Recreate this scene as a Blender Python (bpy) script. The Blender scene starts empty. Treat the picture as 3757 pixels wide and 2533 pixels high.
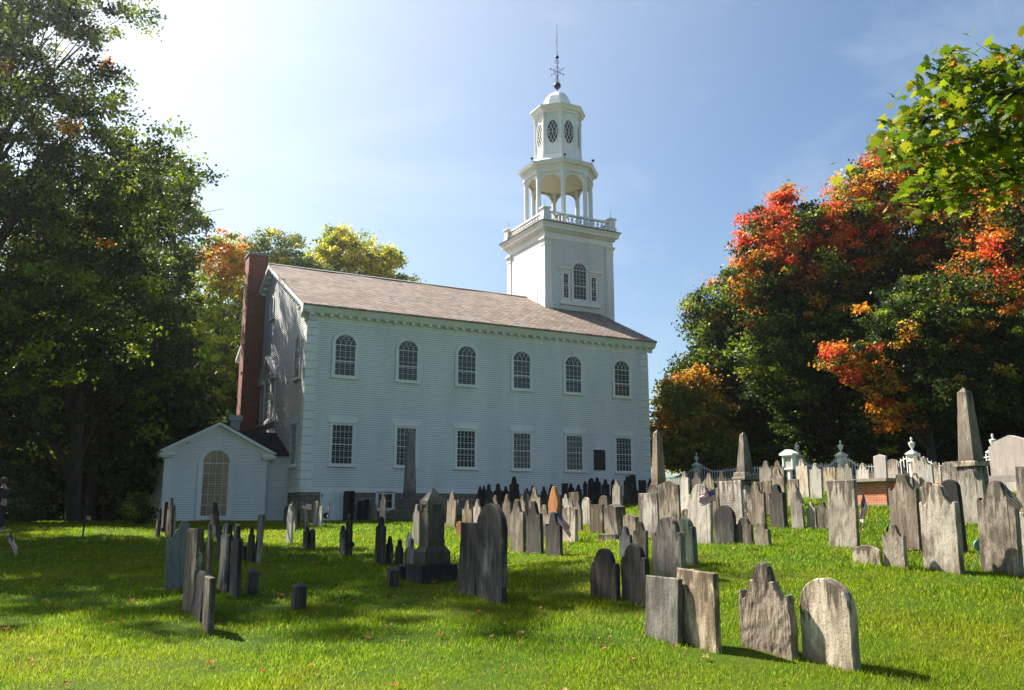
import bpy, bmesh, math, random
import numpy as np
from mathutils import Vector, Matrix, noise as mnoise
PI=math.pi; R=math.radians
sc=bpy.context.scene; COL=sc.collection
sin,cos=math.sin,math.cos
# ------------------------------------------------------------------ helpers
class MB:
    """collects faces; build() links them as one mesh object"""
    def __init__(s): s.v=[]; s.f=[]; s.m=[]
    def add(s,vs,fs,mi=0):
        o=len(s.v); s.v+= [tuple(p) for p in vs]; s.f+=[tuple(i+o for i in f) for f in fs]; s.m+=[mi]*len(fs)
    def box(s,x0,x1,y0,y1,z0,z1,mi=0):
        s.add([(x0,y0,z0),(x1,y0,z0),(x1,y1,z0),(x0,y1,z0),(x0,y0,z1),(x1,y0,z1),(x1,y1,z1),(x0,y1,z1)],
              [(0,3,2,1),(4,5,6,7),(0,1,5,4),(1,2,6,5),(2,3,7,6),(3,0,4,7)],mi)
    def frus(s,c,z0,z1,a0,b0,a1,b1,mi=0):
        x,y=c; s.add([(x-a0,y-b0,z0),(x+a0,y-b0,z0),(x+a0,y+b0,z0),(x-a0,y+b0,z0),(x-a1,y-b1,z1),(x+a1,y-b1,z1),(x+a1,y+b1,z1),(x-a1,y+b1,z1)],
              [(0,3,2,1),(4,5,6,7),(0,1,5,4),(1,2,6,5),(2,3,7,6),(3,0,4,7)],mi)
    def lathe(s,c,prof,n=16,rot=0,mi=0,cap=True):
        o=[]; 
        for r,z in prof:
            for k in range(n):
                a=rot+2*PI*k/n; o.append((c[0]+r*cos(a),c[1]+r*sin(a),z))
        f=[(i*n+k,i*n+(k+1)%n,(i+1)*n+(k+1)%n,(i+1)*n+k) for i in range(len(prof)-1) for k in range(n)]
        if cap: f+=[tuple(range(n))[::-1],tuple((len(prof)-1)*n+k for k in range(n))]
        s.add(o,f,mi)
    def tube(s,pts,rad,n=6,mi=0):
        pts=[Vector(p) for p in pts]; N=len(pts)
        if not hasattr(rad,'__len__'): rad=[rad]*N
        o=[]
        for i,p in enumerate(pts):
            d=(pts[min(i+1,N-1)]-pts[max(i-1,0)]).normalized()
            u=d.orthogonal().normalized() if abs(d.z)>.9 else d.cross(Vector((0,0,1))).normalized(); w=d.cross(u)
            for k in range(n):
                a=2*PI*k/n; o.append(p+(u*cos(a)+w*sin(a))*rad[i])
        f=[(i*n+k,i*n+(k+1)%n,(i+1)*n+(k+1)%n,(i+1)*n+k) for i in range(N-1) for k in range(n)]
        f+=[tuple(range(n))[::-1],tuple((N-1)*n+k for k in range(n))]
        s.add(o,f,mi)
    def bar(s,p,q,w,t,nrm,mi=0):
        p=Vector(p);q=Vector(q);nrm=Vector(nrm);d=(q-p).normalized();sd=d.cross(nrm).normalized()*w/2;nn=nrm.normalized()*t/2
        s.add([p-sd-nn,p+sd-nn,p+sd+nn,p-sd+nn,q-sd-nn,q+sd-nn,q+sd+nn,q-sd+nn],[(0,3,2,1),(4,5,6,7),(0,1,5,4),(1,2,6,5),(2,3,7,6),(3,0,4,7)],mi)
    def ring(s,inn,out,n0,n1,M,mi=0,closed=True):
        """flat band between two outlines (a,z), standing from n0 to n1 off the wall"""
        N=len(inn); vs=[M(a,z,n1) for a,z in inn]+[M(a,z,n1) for a,z in out]+[M(a,z,n0) for a,z in inn]+[M(a,z,n0) for a,z in out]
        f=[]
        for i in range(N if closed else N-1):
            j=(i+1)%N
            f+=[(i,j,N+j,N+i),(N+i,N+j,3*N+j,3*N+i),(i,2*N+i,2*N+j,j)]
        if not closed: f+=[(0,N,3*N,2*N),(N-1,2*N-1,4*N-1,3*N-1)]
        s.add(vs,f,mi)
    def slab(s,pts,n0,n1,M,mi=0):
        N=len(pts); vs=[M(a,z,n1) for a,z in pts]+[M(a,z,n0) for a,z in pts]
        s.add(vs,[tuple(range(N)),tuple(range(N,2*N))[::-1]]+[(i,N+i,N+(i+1)%N,(i+1)%N) for i in range(N)],mi)
    def extr(s,prof,p,q,out,mi=0):
        """profile (n,z) extruded from p to q, n measured along 'out'"""
        p=Vector(p);q=Vector(q);out=Vector(out);N=len(prof)
        vs=[p+out*n+Vector((0,0,z)) for n,z in prof]+[q+out*n+Vector((0,0,z)) for n,z in prof]
        s.add(vs,[tuple(range(N))[::-1],tuple(range(N,2*N))]+[(i,(i+1)%N,N+(i+1)%N,N+i) for i in range(N)],mi)
    def build(s,name,mats,parent=None,loc=None,smooth=False):
        me=bpy.data.meshes.new(name); me.from_pydata([tuple(v) for v in s.v],[],s.f)
        if not isinstance(mats,(list,tuple)): mats=[mats]
        for m in mats: me.materials.append(m)
        me.polygons.foreach_set('material_index',s.m)
        if smooth: me.polygons.foreach_set('use_smooth',[True]*len(s.f))
        bm=bmesh.new(); bm.from_mesh(me); bmesh.ops.recalc_face_normals(bm,faces=bm.faces); bm.to_mesh(me); bm.free()
        o=bpy.data.objects.new(name,me); COL.objects.link(o)
        if parent: o.parent=parent
        if loc: o.location=loc
        return o
def tag(o,label=None,cat=None,group=None,kind=None):
    if label: o['label']=label
    if cat: o['category']=cat
    if group: o['group']=group
    if kind: o['kind']=kind
    return o
def empty(name,loc=(0,0,0),rz=0):
    o=bpy.data.objects.new(name,None); COL.objects.link(o); o.location=loc; o.rotation_euler=(0,0,rz); o.empty_display_size=.2; return o
def children(o): return [c for c in bpy.data.objects if c.parent==o]
def copy_tree(o,parent=None):
    c=o.copy(); COL.objects.link(c); c.parent=parent
    for ch in children(o): copy_tree(ch,c)
    return c
# ------------------------------------------------------------------ node helpers
def mat(name): 
    m=bpy.data.materials.new(name); m.use_nodes=True; nt=m.node_tree; b=nt.nodes['Principled BSDF']; return m,nt,b
def N(nt,t,**k):
    n=nt.nodes.new(t)
    for a,v in k.items():
        if a in n.inputs: n.inputs[a].default_value=v
        else: setattr(n,a,v)
    return n
def L(nt,a,b): nt.links.new(a,b)
def ramp(nt,fac,stops):
    r=nt.nodes.new('ShaderNodeValToRGB'); e=r.color_ramp.elements
    while len(e)<len(stops): e.new(.5)
    for i,(p,c) in enumerate(stops):
        e[i].position=p; e[i].color=(c if hasattr(c,'__len__') else (c,c,c))+((1,) if (not hasattr(c,'__len__') or len(c)==3) else ())
    L(nt,fac,r.inputs['Fac']); return r.outputs['Color']
def mix(nt,f,a,b,t='MIX'):
    n=nt.nodes.new('ShaderNodeMix'); n.data_type='RGBA'; n.blend_type=t
    for k,v in (('Factor',f),('A',a),('B',b)):
        i={'Factor':n.inputs[0],'A':n.inputs[6],'B':n.inputs[7]}[k]
        if hasattr(v,'links') or isinstance(v,bpy.types.NodeSocket): L(nt,v,i)
        else: i.default_value=v if not hasattr(v,'__len__') else tuple(v)+((1,) if len(v)==3 else ())
    return n.outputs[2]
def noise(nt,vec,scale,det=4,rough=.55,dist=0):
    n=N(nt,'ShaderNodeTexNoise'); n.inputs['Scale'].default_value=scale; n.inputs['Detail'].default_value=det; n.inputs['Roughness'].default_value=rough; n.inputs['Distortion'].default_value=dist
    if vec is not None: L(nt,vec,n.inputs['Vector'])
    return n.outputs['Fac']
def mapping(nt,vec,scale=(1,1,1),loc=(0,0,0)):
    m=N(nt,'ShaderNodeMapping'); m.inputs['Scale'].default_value=scale; m.inputs['Location'].default_value=loc; L(nt,vec,m.inputs['Vector']); return m.outputs['Vector']
def bump(nt,b,h,strength=.3,dist=.02):
    n=N(nt,'ShaderNodeBump'); n.inputs['Strength'].default_value=strength; n.inputs['Distance'].default_value=dist; L(nt,h,n.inputs['Height']); L(nt,n.outputs['Normal'],b.inputs['Normal'])
def objco(nt): return N(nt,'ShaderNodeTexCoord').outputs['Object']
def simple(name,col,rough=.6,metal=0,var=.12,scale=3):
    m,nt,b=mat(name); f=noise(nt,objco(nt),scale)
    c=mix(nt,f,tuple(x*(1-var) for x in col),tuple(min(1,x*(1+var)) for x in col)); L(nt,c,b.inputs['Base Color'])
    b.inputs['Roughness'].default_value=rough; b.inputs['Metallic'].default_value=metal; return m
M={}
def white_paint(name,col=(.78,.78,.75)):
    m,nt,b=mat(name); co=objco(nt)
    f=noise(nt,mapping(nt,co,(.6,.6,.15)),1.3,5); g=noise(nt,mapping(nt,co,(6,6,.7)),2,4)
    c=mix(nt,ramp(nt,f,[(.3,0.0),(.75,1.0)]),col,tuple(x*.80 for x in col)); c=mix(nt,ramp(nt,g,[(.55,0.0),(.85,.35)]),c,(.5,.48,.42))
    L(nt,c,b.inputs['Base Color']); b.inputs['Roughness'].default_value=.45; return m
M['siding']=white_paint('white_clapboard_paint',(.87,.86,.83)); M['trim']=white_paint('white_trim_paint',(.84,.83,.8)); M['lap']=simple('painted_lap_shadow',(.2,.2,.19),.7); M['joint']=simple('dark_joint',(.2,.2,.2),.8); M['cream']=simple('cream_ceiling_paint',(.72,.64,.5),.6)  # lap colour: painted shadow line below each clapboard
M['glass'],nt,b=mat('window_glass'); b.inputs['Base Color'].default_value=(.012,.012,.012,1); b.inputs['Roughness'].default_value=.05; b.inputs['IOR'].default_value=1.33
co=objco(nt); bump(nt,b,noise(nt,co,1.7,2),.25,.02)
c=ramp(nt,noise(nt,co,.9,5,.65),[(.35,(.006,.007,.006)),(.55,(.018,.018,.014)),(.8,(.04,.022,.014))]); L(nt,c,b.inputs['Base Color'])
M['curtain'],nt,b=mat('brown_blind_behind_glass'); co=objco(nt)
L(nt,ramp(nt,noise(nt,mapping(nt,co,(1,1,.6)),.8,3),[(.3,(.11,.075,.045)),(.7,(.42,.25,.11))]),b.inputs['Base Color']); b.inputs['Roughness'].default_value=.25
# slate roof
m,nt,b=mat('weathered_slate'); M['slate']=m; co=objco(nt)
br=N(nt,'ShaderNodeTexBrick'); L(nt,mapping(nt,co,(1,1.12,1)),br.inputs['Vector']); br.inputs['Scale'].default_value=1
for k,v in (('Brick Width',.36),('Row Height',.24),('Mortar Size',.022),('Bias',0),('Mortar Smooth',.2)): br.inputs[k].default_value=v
br.offset=.5; br.inputs['Color1'].default_value=(.0,.0,.0,1); br.inputs['Color2'].default_value=(1,1,1,1); br.inputs['Mortar'].default_value=(.3,.3,.3,1)
c=ramp(nt,br.outputs['Color'],[(0,(.12,.085,.068)),(.3,(.29,.215,.165)),(.55,(.38,.30,.21)),(.75,(.24,.225,.22)),(1,(.47,.34,.235))])
p=ramp(nt,noise(nt,mapping(nt,co,(.35,.5,1)),1.1,5,.65,.6),[(.48,0.0),(.66,.85)]); c=mix(nt,p,c,(.21,.12,.095)); p3=ramp(nt,noise(nt,mapping(nt,co,(1.2,9,1)),1.6,4,.7),[(.45,0.0),(.62,.75)]); c=mix(nt,p3,c,(.17,.13,.11)); 
p2=ramp(nt,noise(nt,mapping(nt,co,(.5,.25,1),(9,3,0)),2,6,.7),[(.5,0.0),(.8,.6)]); c=mix(nt,p2,c,(.235,.215,.195)); c=mix(nt,br.outputs['Fac'],c,(.07,.055,.045)); L(nt,c,b.inputs['Base Color']); b.inputs['Roughness'].default_value=.75; b.inputs['Specular IOR Level'].default_value=.2
wv=N(nt,'ShaderNodeMath'); wv.operation='ADD'; L(nt,br.outputs['Fac'],wv.inputs[0]); L(nt,noise(nt,co,9,3),wv.inputs[1]); bump(nt,b,wv.outputs[0],-.5,.02)
M['tarroof']=simple('dark_asphalt_shingle',(.02,.02,.021),.95,0,.5,6); M['tarroof'].node_tree.nodes['Principled BSDF'].inputs['Specular IOR Level'].default_value=.1
def bricky(name,c1,c2,mortar,bw,rh,ms,bstr=.5,shift=0,zs=1):
    m,nt,b=mat(name); co=objco(nt); sp=N(nt,'ShaderNodeSeparateXYZ'); L(nt,co,sp.inputs[0]); a=N(nt,'ShaderNodeMath'); a.operation='ADD'; L(nt,sp.outputs[0],a.inputs[0]); L(nt,sp.outputs[1],a.inputs[1])
    cb=N(nt,'ShaderNodeCombineXYZ'); L(nt,a.outputs[0],cb.inputs[0]); L(nt,sp.outputs[2],cb.inputs[1])
    br=N(nt,'ShaderNodeTexBrick'); L(nt,cb.outputs[0],br.inputs['Vector']); br.inputs['Scale'].default_value=1
    for k,v in (('Brick Width',bw),('Row Height',rh),('Mortar Size',ms),('Bias',0)): br.inputs[k].default_value=v
    br.inputs['Color1'].default_value=c1+(1,); br.inputs['Color2'].default_value=c2+(1,); br.inputs['Mortar'].default_value=mortar+(1,)
    c=mix(nt,ramp(nt,noise(nt,co,2.2,5),[(.4,0.0),(.75,.5)]),br.outputs['Color'],tuple(x*.45 for x in c1)); L(nt,c,b.inputs['Base Color']); b.inputs['Roughness'].default_value=.85
    bump(nt,b,br.outputs['Fac'],-bstr,.012); return m
M['brick']=bricky('red_chimney_brick',(.30,.075,.034),(.16,.04,.024),(.28,.19,.14),.22,.075,.008)
M['tombbrick']=bricky('orange_red_brick',(.62,.17,.06),(.46,.11,.04),(.5,.34,.24),.21,.074,.011)
M['rubble']=bricky('foundation_stone',(.30,.25,.18),(.18,.15,.11),(.08,.065,.05),.55,.24,.02,.8)
M['slabstone']=simple('grey_capstone',(.25,.23,.2),.85,0,.3,5)
M['tin']=simple('grey_painted_metal',(.42,.45,.45),.5,.2); M['iron']=simple('black_iron',(.015,.015,.017),.5,.6); M['gold']=simple('gilded_metal',(.55,.38,.14),.35,.9)
M['plaque']=simple('dark_bronze_plaque',(.022,.022,.024),.45,.5); M['verdigris']=simple('verdigris_bronze',(.14,.3,.25),.6,.3,.3,20)
# gravestones: one shader, several stones
def stone(name,base,dark,light,lt=.55,dk=.5,rough=.85,foot=(.13,.085,.05),dots=.3,satv=(.6,1.15)):
    base,dark,light,foot=[tuple(x*.67 for x in q) for q in (base,dark,light,foot)]
    m,nt,b=mat(name); tc=N(nt,'ShaderNodeTexCoord'); co=tc.outputs['Object']; oi=N(nt,'ShaderNodeObjectInfo')
    def rnd(k,lo,hi):
        f=N(nt,'ShaderNodeMath'); f.operation='MULTIPLY'; L(nt,oi.outputs['Random'],f.inputs[0]); f.inputs[1].default_value=k; g=N(nt,'ShaderNodeMath'); g.operation='FRACT'; L(nt,f.outputs[0],g.inputs[0])
        r=N(nt,'ShaderNodeMapRange'); r.inputs['To Min'].default_value=lo; r.inputs['To Max'].default_value=hi; L(nt,g.outputs[0],r.inputs['Value']); return r.outputs[0]
    def add(p,q):
        f=N(nt,'ShaderNodeMath'); f.operation='ADD'; L(nt,p,f.inputs[0]); L(nt,q,f.inputs[1]); return f.outputs[0]
    ad=N(nt,'ShaderNodeVectorMath'); ad.operation='MULTIPLY_ADD'; L(nt,oi.outputs['Random'],ad.inputs[0]); ad.inputs[1].default_value=(37,19,53); L(nt,co,ad.inputs[2]); v=ad.outputs[0]
    st=noise(nt,mapping(nt,v,(14,14,.9)),1,5,.62,.4); pa=noise(nt,mapping(nt,v,(3.0,3.0,1.25)),1,8,.66,.2); fi=noise(nt,v,38,4,.7); sp=noise(nt,v,14,4,.6)
    st=add(st,rnd(7.3,-.10,.16)); pa_=add(pa,rnd(13.7,-.14,.09))
    c=mix(nt,ramp(nt,st,[(.34,0.0),(.66,1.0)]),dark,base)
    c=mix(nt,ramp(nt,pa_,[(lt-.06,0.0),(lt+.05,.8),(lt+.2,.95)]),c,light); c=mix(nt,ramp(nt,noise(nt,mapping(nt,v,(26,26,3),(3,1,4)),1,4,.7),[(.45,0.0),(.7,.5)]),c,dark)
    st2=noise(nt,mapping(nt,v,(11,11,1.2),(5,5,2)),1,4,.6,.5)
    sep=N(nt,'ShaderNodeSeparateXYZ'); L(nt,tc.outputs['Generated'],sep.inputs[0])
    # black crust running down from the top edge
    ma=N(nt,'ShaderNodeMath'); ma.operation='MULTIPLY_ADD'; L(nt,sep.outputs[2],ma.inputs[0]); ma.inputs[1].default_value=.55; L(nt,st2,ma.inputs[2])
    c=mix(nt,ramp(nt,ma.outputs[0],[(dk+.42,0.0),(dk+.56,.85)]),c,dark)
    # earth-stained foot
    mb=N(nt,'ShaderNodeMath'); mb.operation='MULTIPLY_ADD'; L(nt,sep.outputs[2],mb.inputs[0]); mb.inputs[1].default_value=1.6; L(nt,pa,mb.inputs[2])
    c=mix(nt,ramp(nt,mb.outputs[0],[(.5,.65),(.85,0.0)]),c,foot)
    c=mix(nt,ramp(nt,sp,[(.62,0.0),(.70,dots)]),c,tuple(min(1,x*1.25) for x in light)); c=mix(nt,ramp(nt,noise(nt,v,26,3),[(.6,0.0),(.68,.6)]),c,dark)
    hs=N(nt,'ShaderNodeHueSaturation'); L(nt,c,hs.inputs['Color']); L(nt,rnd(29.1,.62,1.15),hs.inputs['Value']); L(nt,rnd(41.9,*satv),hs.inputs['Saturation']); c=hs.outputs[0]
    L(nt,c,b.inputs['Base Color']); b.inputs['Roughness'].default_value=rough; b.inputs['Specular IOR Level'].default_value=.25
    h=N(nt,'ShaderNodeMath'); h.operation='ADD'; L(nt,fi,h.inputs[0]); h2=N(nt,'ShaderNodeMath'); h2.operation='MULTIPLY_ADD'; L(nt,pa,h2.inputs[0]); h2.inputs[1].default_value=2.5; L(nt,st,h2.inputs[2]); L(nt,h2.outputs[0],h.inputs[1])
    bump(nt,b,h.outputs[0],.55,.012); return m
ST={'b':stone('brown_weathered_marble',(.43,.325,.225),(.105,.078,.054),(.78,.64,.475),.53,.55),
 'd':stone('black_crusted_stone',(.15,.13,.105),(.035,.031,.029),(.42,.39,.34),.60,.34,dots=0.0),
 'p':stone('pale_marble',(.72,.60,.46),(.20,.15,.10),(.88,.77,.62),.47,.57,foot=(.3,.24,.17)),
 'g':stone('green_stained_stone',(.25,.29,.2),(.09,.11,.075),(.42,.46,.36),.56,.55,satv=(1,1.1)),
 'o':stone('orange_sandstone',(.66,.29,.10),(.36,.15,.06),(.74,.38,.17),.6,.7,satv=(1,1.1)),
 'k':stone('pink_grey_granite',(.62,.52,.45),(.5,.41,.35),(.68,.6,.52),.5,1.2,foot=(.4,.33,.27)),
 'w':stone('dark_brown_marble',(.21,.175,.13),(.08,.067,.052),(.32,.28,.22),.58,.6,dots=0),'v':stone('grey_olive_marble',(.34,.31,.235),(.12,.11,.085),(.50,.47,.38),.54,.6),'l':stone('blue_grey_slate',(.15,.16,.165),(.06,.065,.072),(.40,.42,.43),.58,.5)}  # w is a darker brown marble tone
# grass ground
m,nt,b=mat('lawn_soil_and_turf'); M['lawn']=m; co=objco(nt)
f1=noise(nt,co,.22,5,.6,.4); f2=noise(nt,co,2.3,5,.6); f3=noise(nt,co,30,3,.7)
c=ramp(nt,f1,[(.3,(.022,.06,.001)),(.5,(.04,.085,.001)),(.68,(.08,.10,.002))]); c=mix(nt,ramp(nt,f2,[(.45,0.0),(.75,.5)]),c,(.045,.045,.007)); c=mix(nt,ramp(nt,f3,[(.45,0.0),(.7,.55)]),c,(.03,.055,.006))
L(nt,c,b.inputs['Base Color']); b.inputs['Roughness'].default_value=.95; b.inputs['Specular IOR Level'].default_value=.1; bump(nt,b,f3,.6,.04)
m,nt,b=mat('grass_blade'); M['blade']=m; co=objco(nt); f1=noise(nt,co,.22,5,.6,.4); f2=noise(nt,co,2.3,5,.6)
at_=N(nt,'ShaderNodeAttribute'); at_.attribute_name='tone'
c=ramp(nt,f1,[(.3,(.085,.235,.001)),(.5,(.165,.32,.001)),(.68,(.28,.36,.002))]); c=mix(nt,ramp(nt,f2,[(.42,0.0),(.72,.6)]),c,(.22,.27,.01)); c=mix(nt,ramp(nt,noise(nt,co,.9,6,.7,.8),[(.56,0.0),(.70,.65)]),c,(.22,.18,.03)); c=mix(nt,ramp(nt,noise(nt,mapping(nt,co,(1,1,1),(7,3,0)),1.6,3,.6),[(.58,0.0),(.66,.7)]),c,(.04,.13,.005)); c=mix(nt,ramp(nt,at_.outputs['Fac'],[(.55,0.0),(1,.9)]),c,(.52,.47,.13))
cd_=mix(nt,1.0,c,(.34,.34,.28),'MULTIPLY'); L(nt,cd_,b.inputs['Base Color']); b.inputs['Roughness'].default_value=.5; b.inputs['Specular IOR Level'].default_value=.03
def translucent(nt,b,c,f=.45):
    tr=N(nt,'ShaderNodeBsdfTranslucent'); L(nt,c,tr.inputs['Color']); ms=N(nt,'ShaderNodeMixShader'); ms.inputs[0].default_value=f
    out=[n for n in nt.nodes if n.type=='OUTPUT_MATERIAL'][0]; L(nt,b.outputs[0],ms.inputs[1]); L(nt,tr.outputs[0],ms.inputs[2]); L(nt,ms.outputs[0],out.inputs['Surface'])
translucent(nt,b,c,.62)
def leafmat(name,rough=.5,tr=.5):
    m,nt,b=mat(name); a=N(nt,'ShaderNodeAttribute'); a.attribute_name='leafcol'; L(nt,a.outputs['Color'],b.inputs['Base Color']); b.inputs['Roughness'].default_value=rough; b.inputs['Specular IOR Level'].default_value=.35; translucent(nt,b,a.outputs['Color'],tr); return m
M['leaf']=leafmat('tree_leaves'); M['nearleaf']=leafmat('maple_leaves_near',.4,.5)
m,nt,b=mat('grey_brown_bark'); M['bark']=m; co=objco(nt); f=noise(nt,mapping(nt,co,(5,5,.8)),2,5,.65)
L(nt,ramp(nt,f,[(.3,(.016,.013,.010)),(.7,(.065,.052,.04))]),b.inputs['Base Color']); b.inputs['Roughness'].default_value=.95; bump(nt,b,f,.8,.05)
M['soil']=simple('bare_soil',(.045,.028,.016),.95,0,.5,12)
M['red']=simple('flag_red',(.5,.02,.03),.7,0,.1); M['fw']=simple('flag_white',(.8,.78,.76),.7,0,.05); M['blue']=simple('flag_blue',(.02,.03,.12),.7,0,.1)
# ------------------------------------------------------------------ camera
CAM=(-10.8781,-43.5205,-1.0187); YAW=R(27.568); PITCH=R(10.896)
cd=bpy.data.cameras.new('camera'); cam=bpy.data.objects.new('camera',cd); COL.objects.link(cam); sc.camera=cam
cam.location=CAM; cam.rotation_euler=(PI/2+PITCH,0,-YAW); cd.sensor_width=36; cd.lens=3180.97*36/3757; cd.clip_end=2000; cd.clip_start=.1
Fh=(sin(YAW),cos(YAW)); Rh=(cos(YAW),-sin(YAW))
# ------------------------------------------------------------------ terrain
TW=np.array([[0.0, 0.0, 0.0017484], [-8.0, 5.0, 1.54e-05], [8.0, 5.0, -0.0001596], [0.0, 9.0, 0.0002709], [3.0, 8.7, -0.00434], [-5.0, 10.8, 0.0005781], [-0.5, 13.0, -0.001684], [5.5, 9.0, -0.0006869], [6.0, 13.5, 0.00308], [9.0, 14.0, -0.00272], [-4.5, 15.5, 0.000582], [-12.0, 15.0, -0.0009615], [4.0, 18.0, 0.0048476], [5.9, 15.8, 0.0036238], [0.0, 20.0, -0.0042441], [-6.0, 18.5, 0.0005261], [-7.0, 24.0, 0.0013867], [-9.7, 26.0, -0.0001468], [8.0, 22.0, -0.0022065], [12.0, 22.0, -0.001428], [0.0, 28.0, -0.0019916], [0.0, 36.0, -0.0016817], [-8.0, 36.0, 0.0017932], [9.0, 28.0, 0.0019089], [11.0, 32.0, 0.0012703], [15.0, 28.0, 0.0027232], [17.0, 36.0, 0.0029805], [5.4, 41.0, -0.0011668], [7.0, 48.0, 0.0016508], [-10.5, 43.6, -0.0011021], [8.4, 53.5, -0.0120447], [-16.0, 34.0, 2.55e-05], [-25.0, 42.0, 4.63e-05], [-20.0, 25.0, 0.0007347], [12.0, 54.0, 0.0117914], [22.0, 39.0, -0.0027238], [17.0, 30.0, -0.0034053], [30.0, 32.0, 0.0009322], [0.0, 65.0, 0.0004619], [-30.0, 60.0, -9.46e-05], [25.0, 60.0, -0.0012854], [-18.0, 42.0, 0.0004045], [0.0, 47.0, 0.000691]]); TA=[-2.2065325763338333, 0.029101460164231947, 0.03103708428142947]
def HH(x,y):
    x=np.asarray(x,float);y=np.asarray(y,float)
    d=np.clip((x-CAM[0])*Fh[0]+(y-CAM[1])*Fh[1],-5,66); r=np.clip((x-CAM[0])*Rh[0]+(y-CAM[1])*Rh[1],-32,32)
    v=TA[0]+TA[1]*r+TA[2]*d
    for px,py,w in TW:
        q=np.hypot(r-px,d-py); v=v+w*np.where(q>1e-9,q*q*np.log(np.maximum(q,1e-9)),0)
    return v+CAM[2]
def H(x,y): return float(HH(x,y))
ax=np.concatenate([[-600,-400,-250,-150,-100,-75],np.arange(-60,70,.9),[75,90,110,150,250,400,600]])
ay=np.concatenate([[-500,-300,-150,-100,-75],np.arange(-55,75,.9),[80,95,115,150,250,400,600]])
gx,gy=np.meshgrid(ax,ay); gz=HH(gx,gy)
rs=np.random.RandomState(5)
gz=gz+.012*np.sin(gx*1.9+gy*.7)*np.cos(gy*1.3)+.01*rs.rand(*gz.shape)
nx,ny=len(ax),len(ay); idx=np.arange(nx*ny).reshape(ny,nx)
q=np.stack([idx[:-1,:-1],idx[:-1,1:],idx[1:,1:],idx[1:,:-1]],-1).reshape(-1,4)
def npmesh(name,V,Fc,mats,parent=None,attr=None,k=4,loc=None):
    me=bpy.data.meshes.new(name); nf=len(Fc); me.vertices.add(len(V)); me.vertices.foreach_set('co',np.ascontiguousarray(V,np.float32).ravel())
    me.loops.add(nf*k); me.loops.foreach_set('vertex_index',np.ascontiguousarray(Fc,np.int32).ravel()); me.polygons.add(nf)
    me.polygons.foreach_set('loop_start',np.arange(0,nf*k,k,dtype=np.int32)); me.polygons.foreach_set('loop_total',np.full(nf,k,np.int32)) if bpy.app.version<(4,1,0) else None
    for m_ in (mats if isinstance(mats,(list,tuple)) else [mats]): me.materials.append(m_)
    if attr:
        nm,ty,data=attr; a=me.attributes.new(nm,ty,'FACE'); a.data.foreach_set('color' if ty=='FLOAT_COLOR' else 'value',np.ascontiguousarray(data,np.float32).ravel())
    me.update(calc_edges=True); me.validate() if False else None
    o=bpy.data.objects.new(name,me); COL.objects.link(o)
    if parent: o.parent=parent
    if loc: o.location=loc
    return o
g=npmesh('ground',np.stack([gx,gy,gz],-1).reshape(-1,3),q,M['lawn']); tag(g,kind='structure')
g.data.polygons.foreach_set('use_smooth',[True]*len(g.data.polygons))
# ------------------------------------------------------------------ grass blades
GX=[];GT=[]
def grass():
    Vs=[];Ts=[]
    for d0,d1,den,hh,ww in ((7.3,10.5,3800,.046,.0075),(10.5,14,2300,.05,.010),(14,20,1150,.055,.015),(20,30,500,.06,.023),(30,44,180,.065,.034)):
        A=(d1**2-d0**2)*.63; n=int(A*den); d=np.sqrt(rs.rand(n)*(d1**2-d0**2)+d0**2); r=(rs.rand(n)*2-1)*.63*d
        x=CAM[0]+Rh[0]*r+Fh[0]*d; y=CAM[1]+Rh[1]*r+Fh[1]*d
        # keep off the building
        keep=~((x>-6.3)&(y>2)&(x<0))&~((x>-.1)&(y>-.1)); 
        pn=np.sin(x*2.1+1.3*np.sin(y*1.7))*np.sin(y*2.6+1.1*np.sin(x*1.3)); keep&=(rs.rand(n)<.75+.25*pn)
        # bare soil near the three stones
        for sx,sy,sr in SOIL: keep&=((x-sx)**2+(y-sy)**2>(sr*(.75+.5*rs.rand(n)))**2)
        x=x[keep];y=y[keep];pn=pn[keep];n=len(x); z=HH(x,y)-.004
        h=hh*(.55+.9*rs.rand(n))*(1+.3*pn); w=ww*(.7+.6*rs.rand(n)); a=rs.rand(n)*2*PI; la=rs.rand(n)*2*PI; le=h*(.2+.7*rs.rand(n))
        bx=np.cos(a)*w/2;by=np.sin(a)*w/2
        V=np.empty((n,3,3)); V[:,0]=np.stack([x-bx,y-by,z],-1); V[:,1]=np.stack([x+bx,y+by,z],-1); V[:,2]=np.stack([x+np.cos(la)*le,y+np.sin(la)*le,z+h],-1)
        Vs.append(V.reshape(-1,3)); Ts.append(rs.rand(n)**1.5)
    V=np.concatenate(Vs+GX);T=np.concatenate(Ts+GT)
    o=npmesh('grass',V,np.arange(len(V)).reshape(-1,3),M['blade'],None,('tone','FLOAT',T),3)
    tag(o,'short green and yellowish lawn grass between the gravestones','grass',kind='stuff')
SOIL=[((-9.20,-31.42)[0],(-9.20,-31.42)[1],.2),((-9.18,-30.74)[0],(-9.18,-30.74)[1],.2),((-1.07,-31.52)[0],(-1.07,-31.52)[1],.25)]
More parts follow.
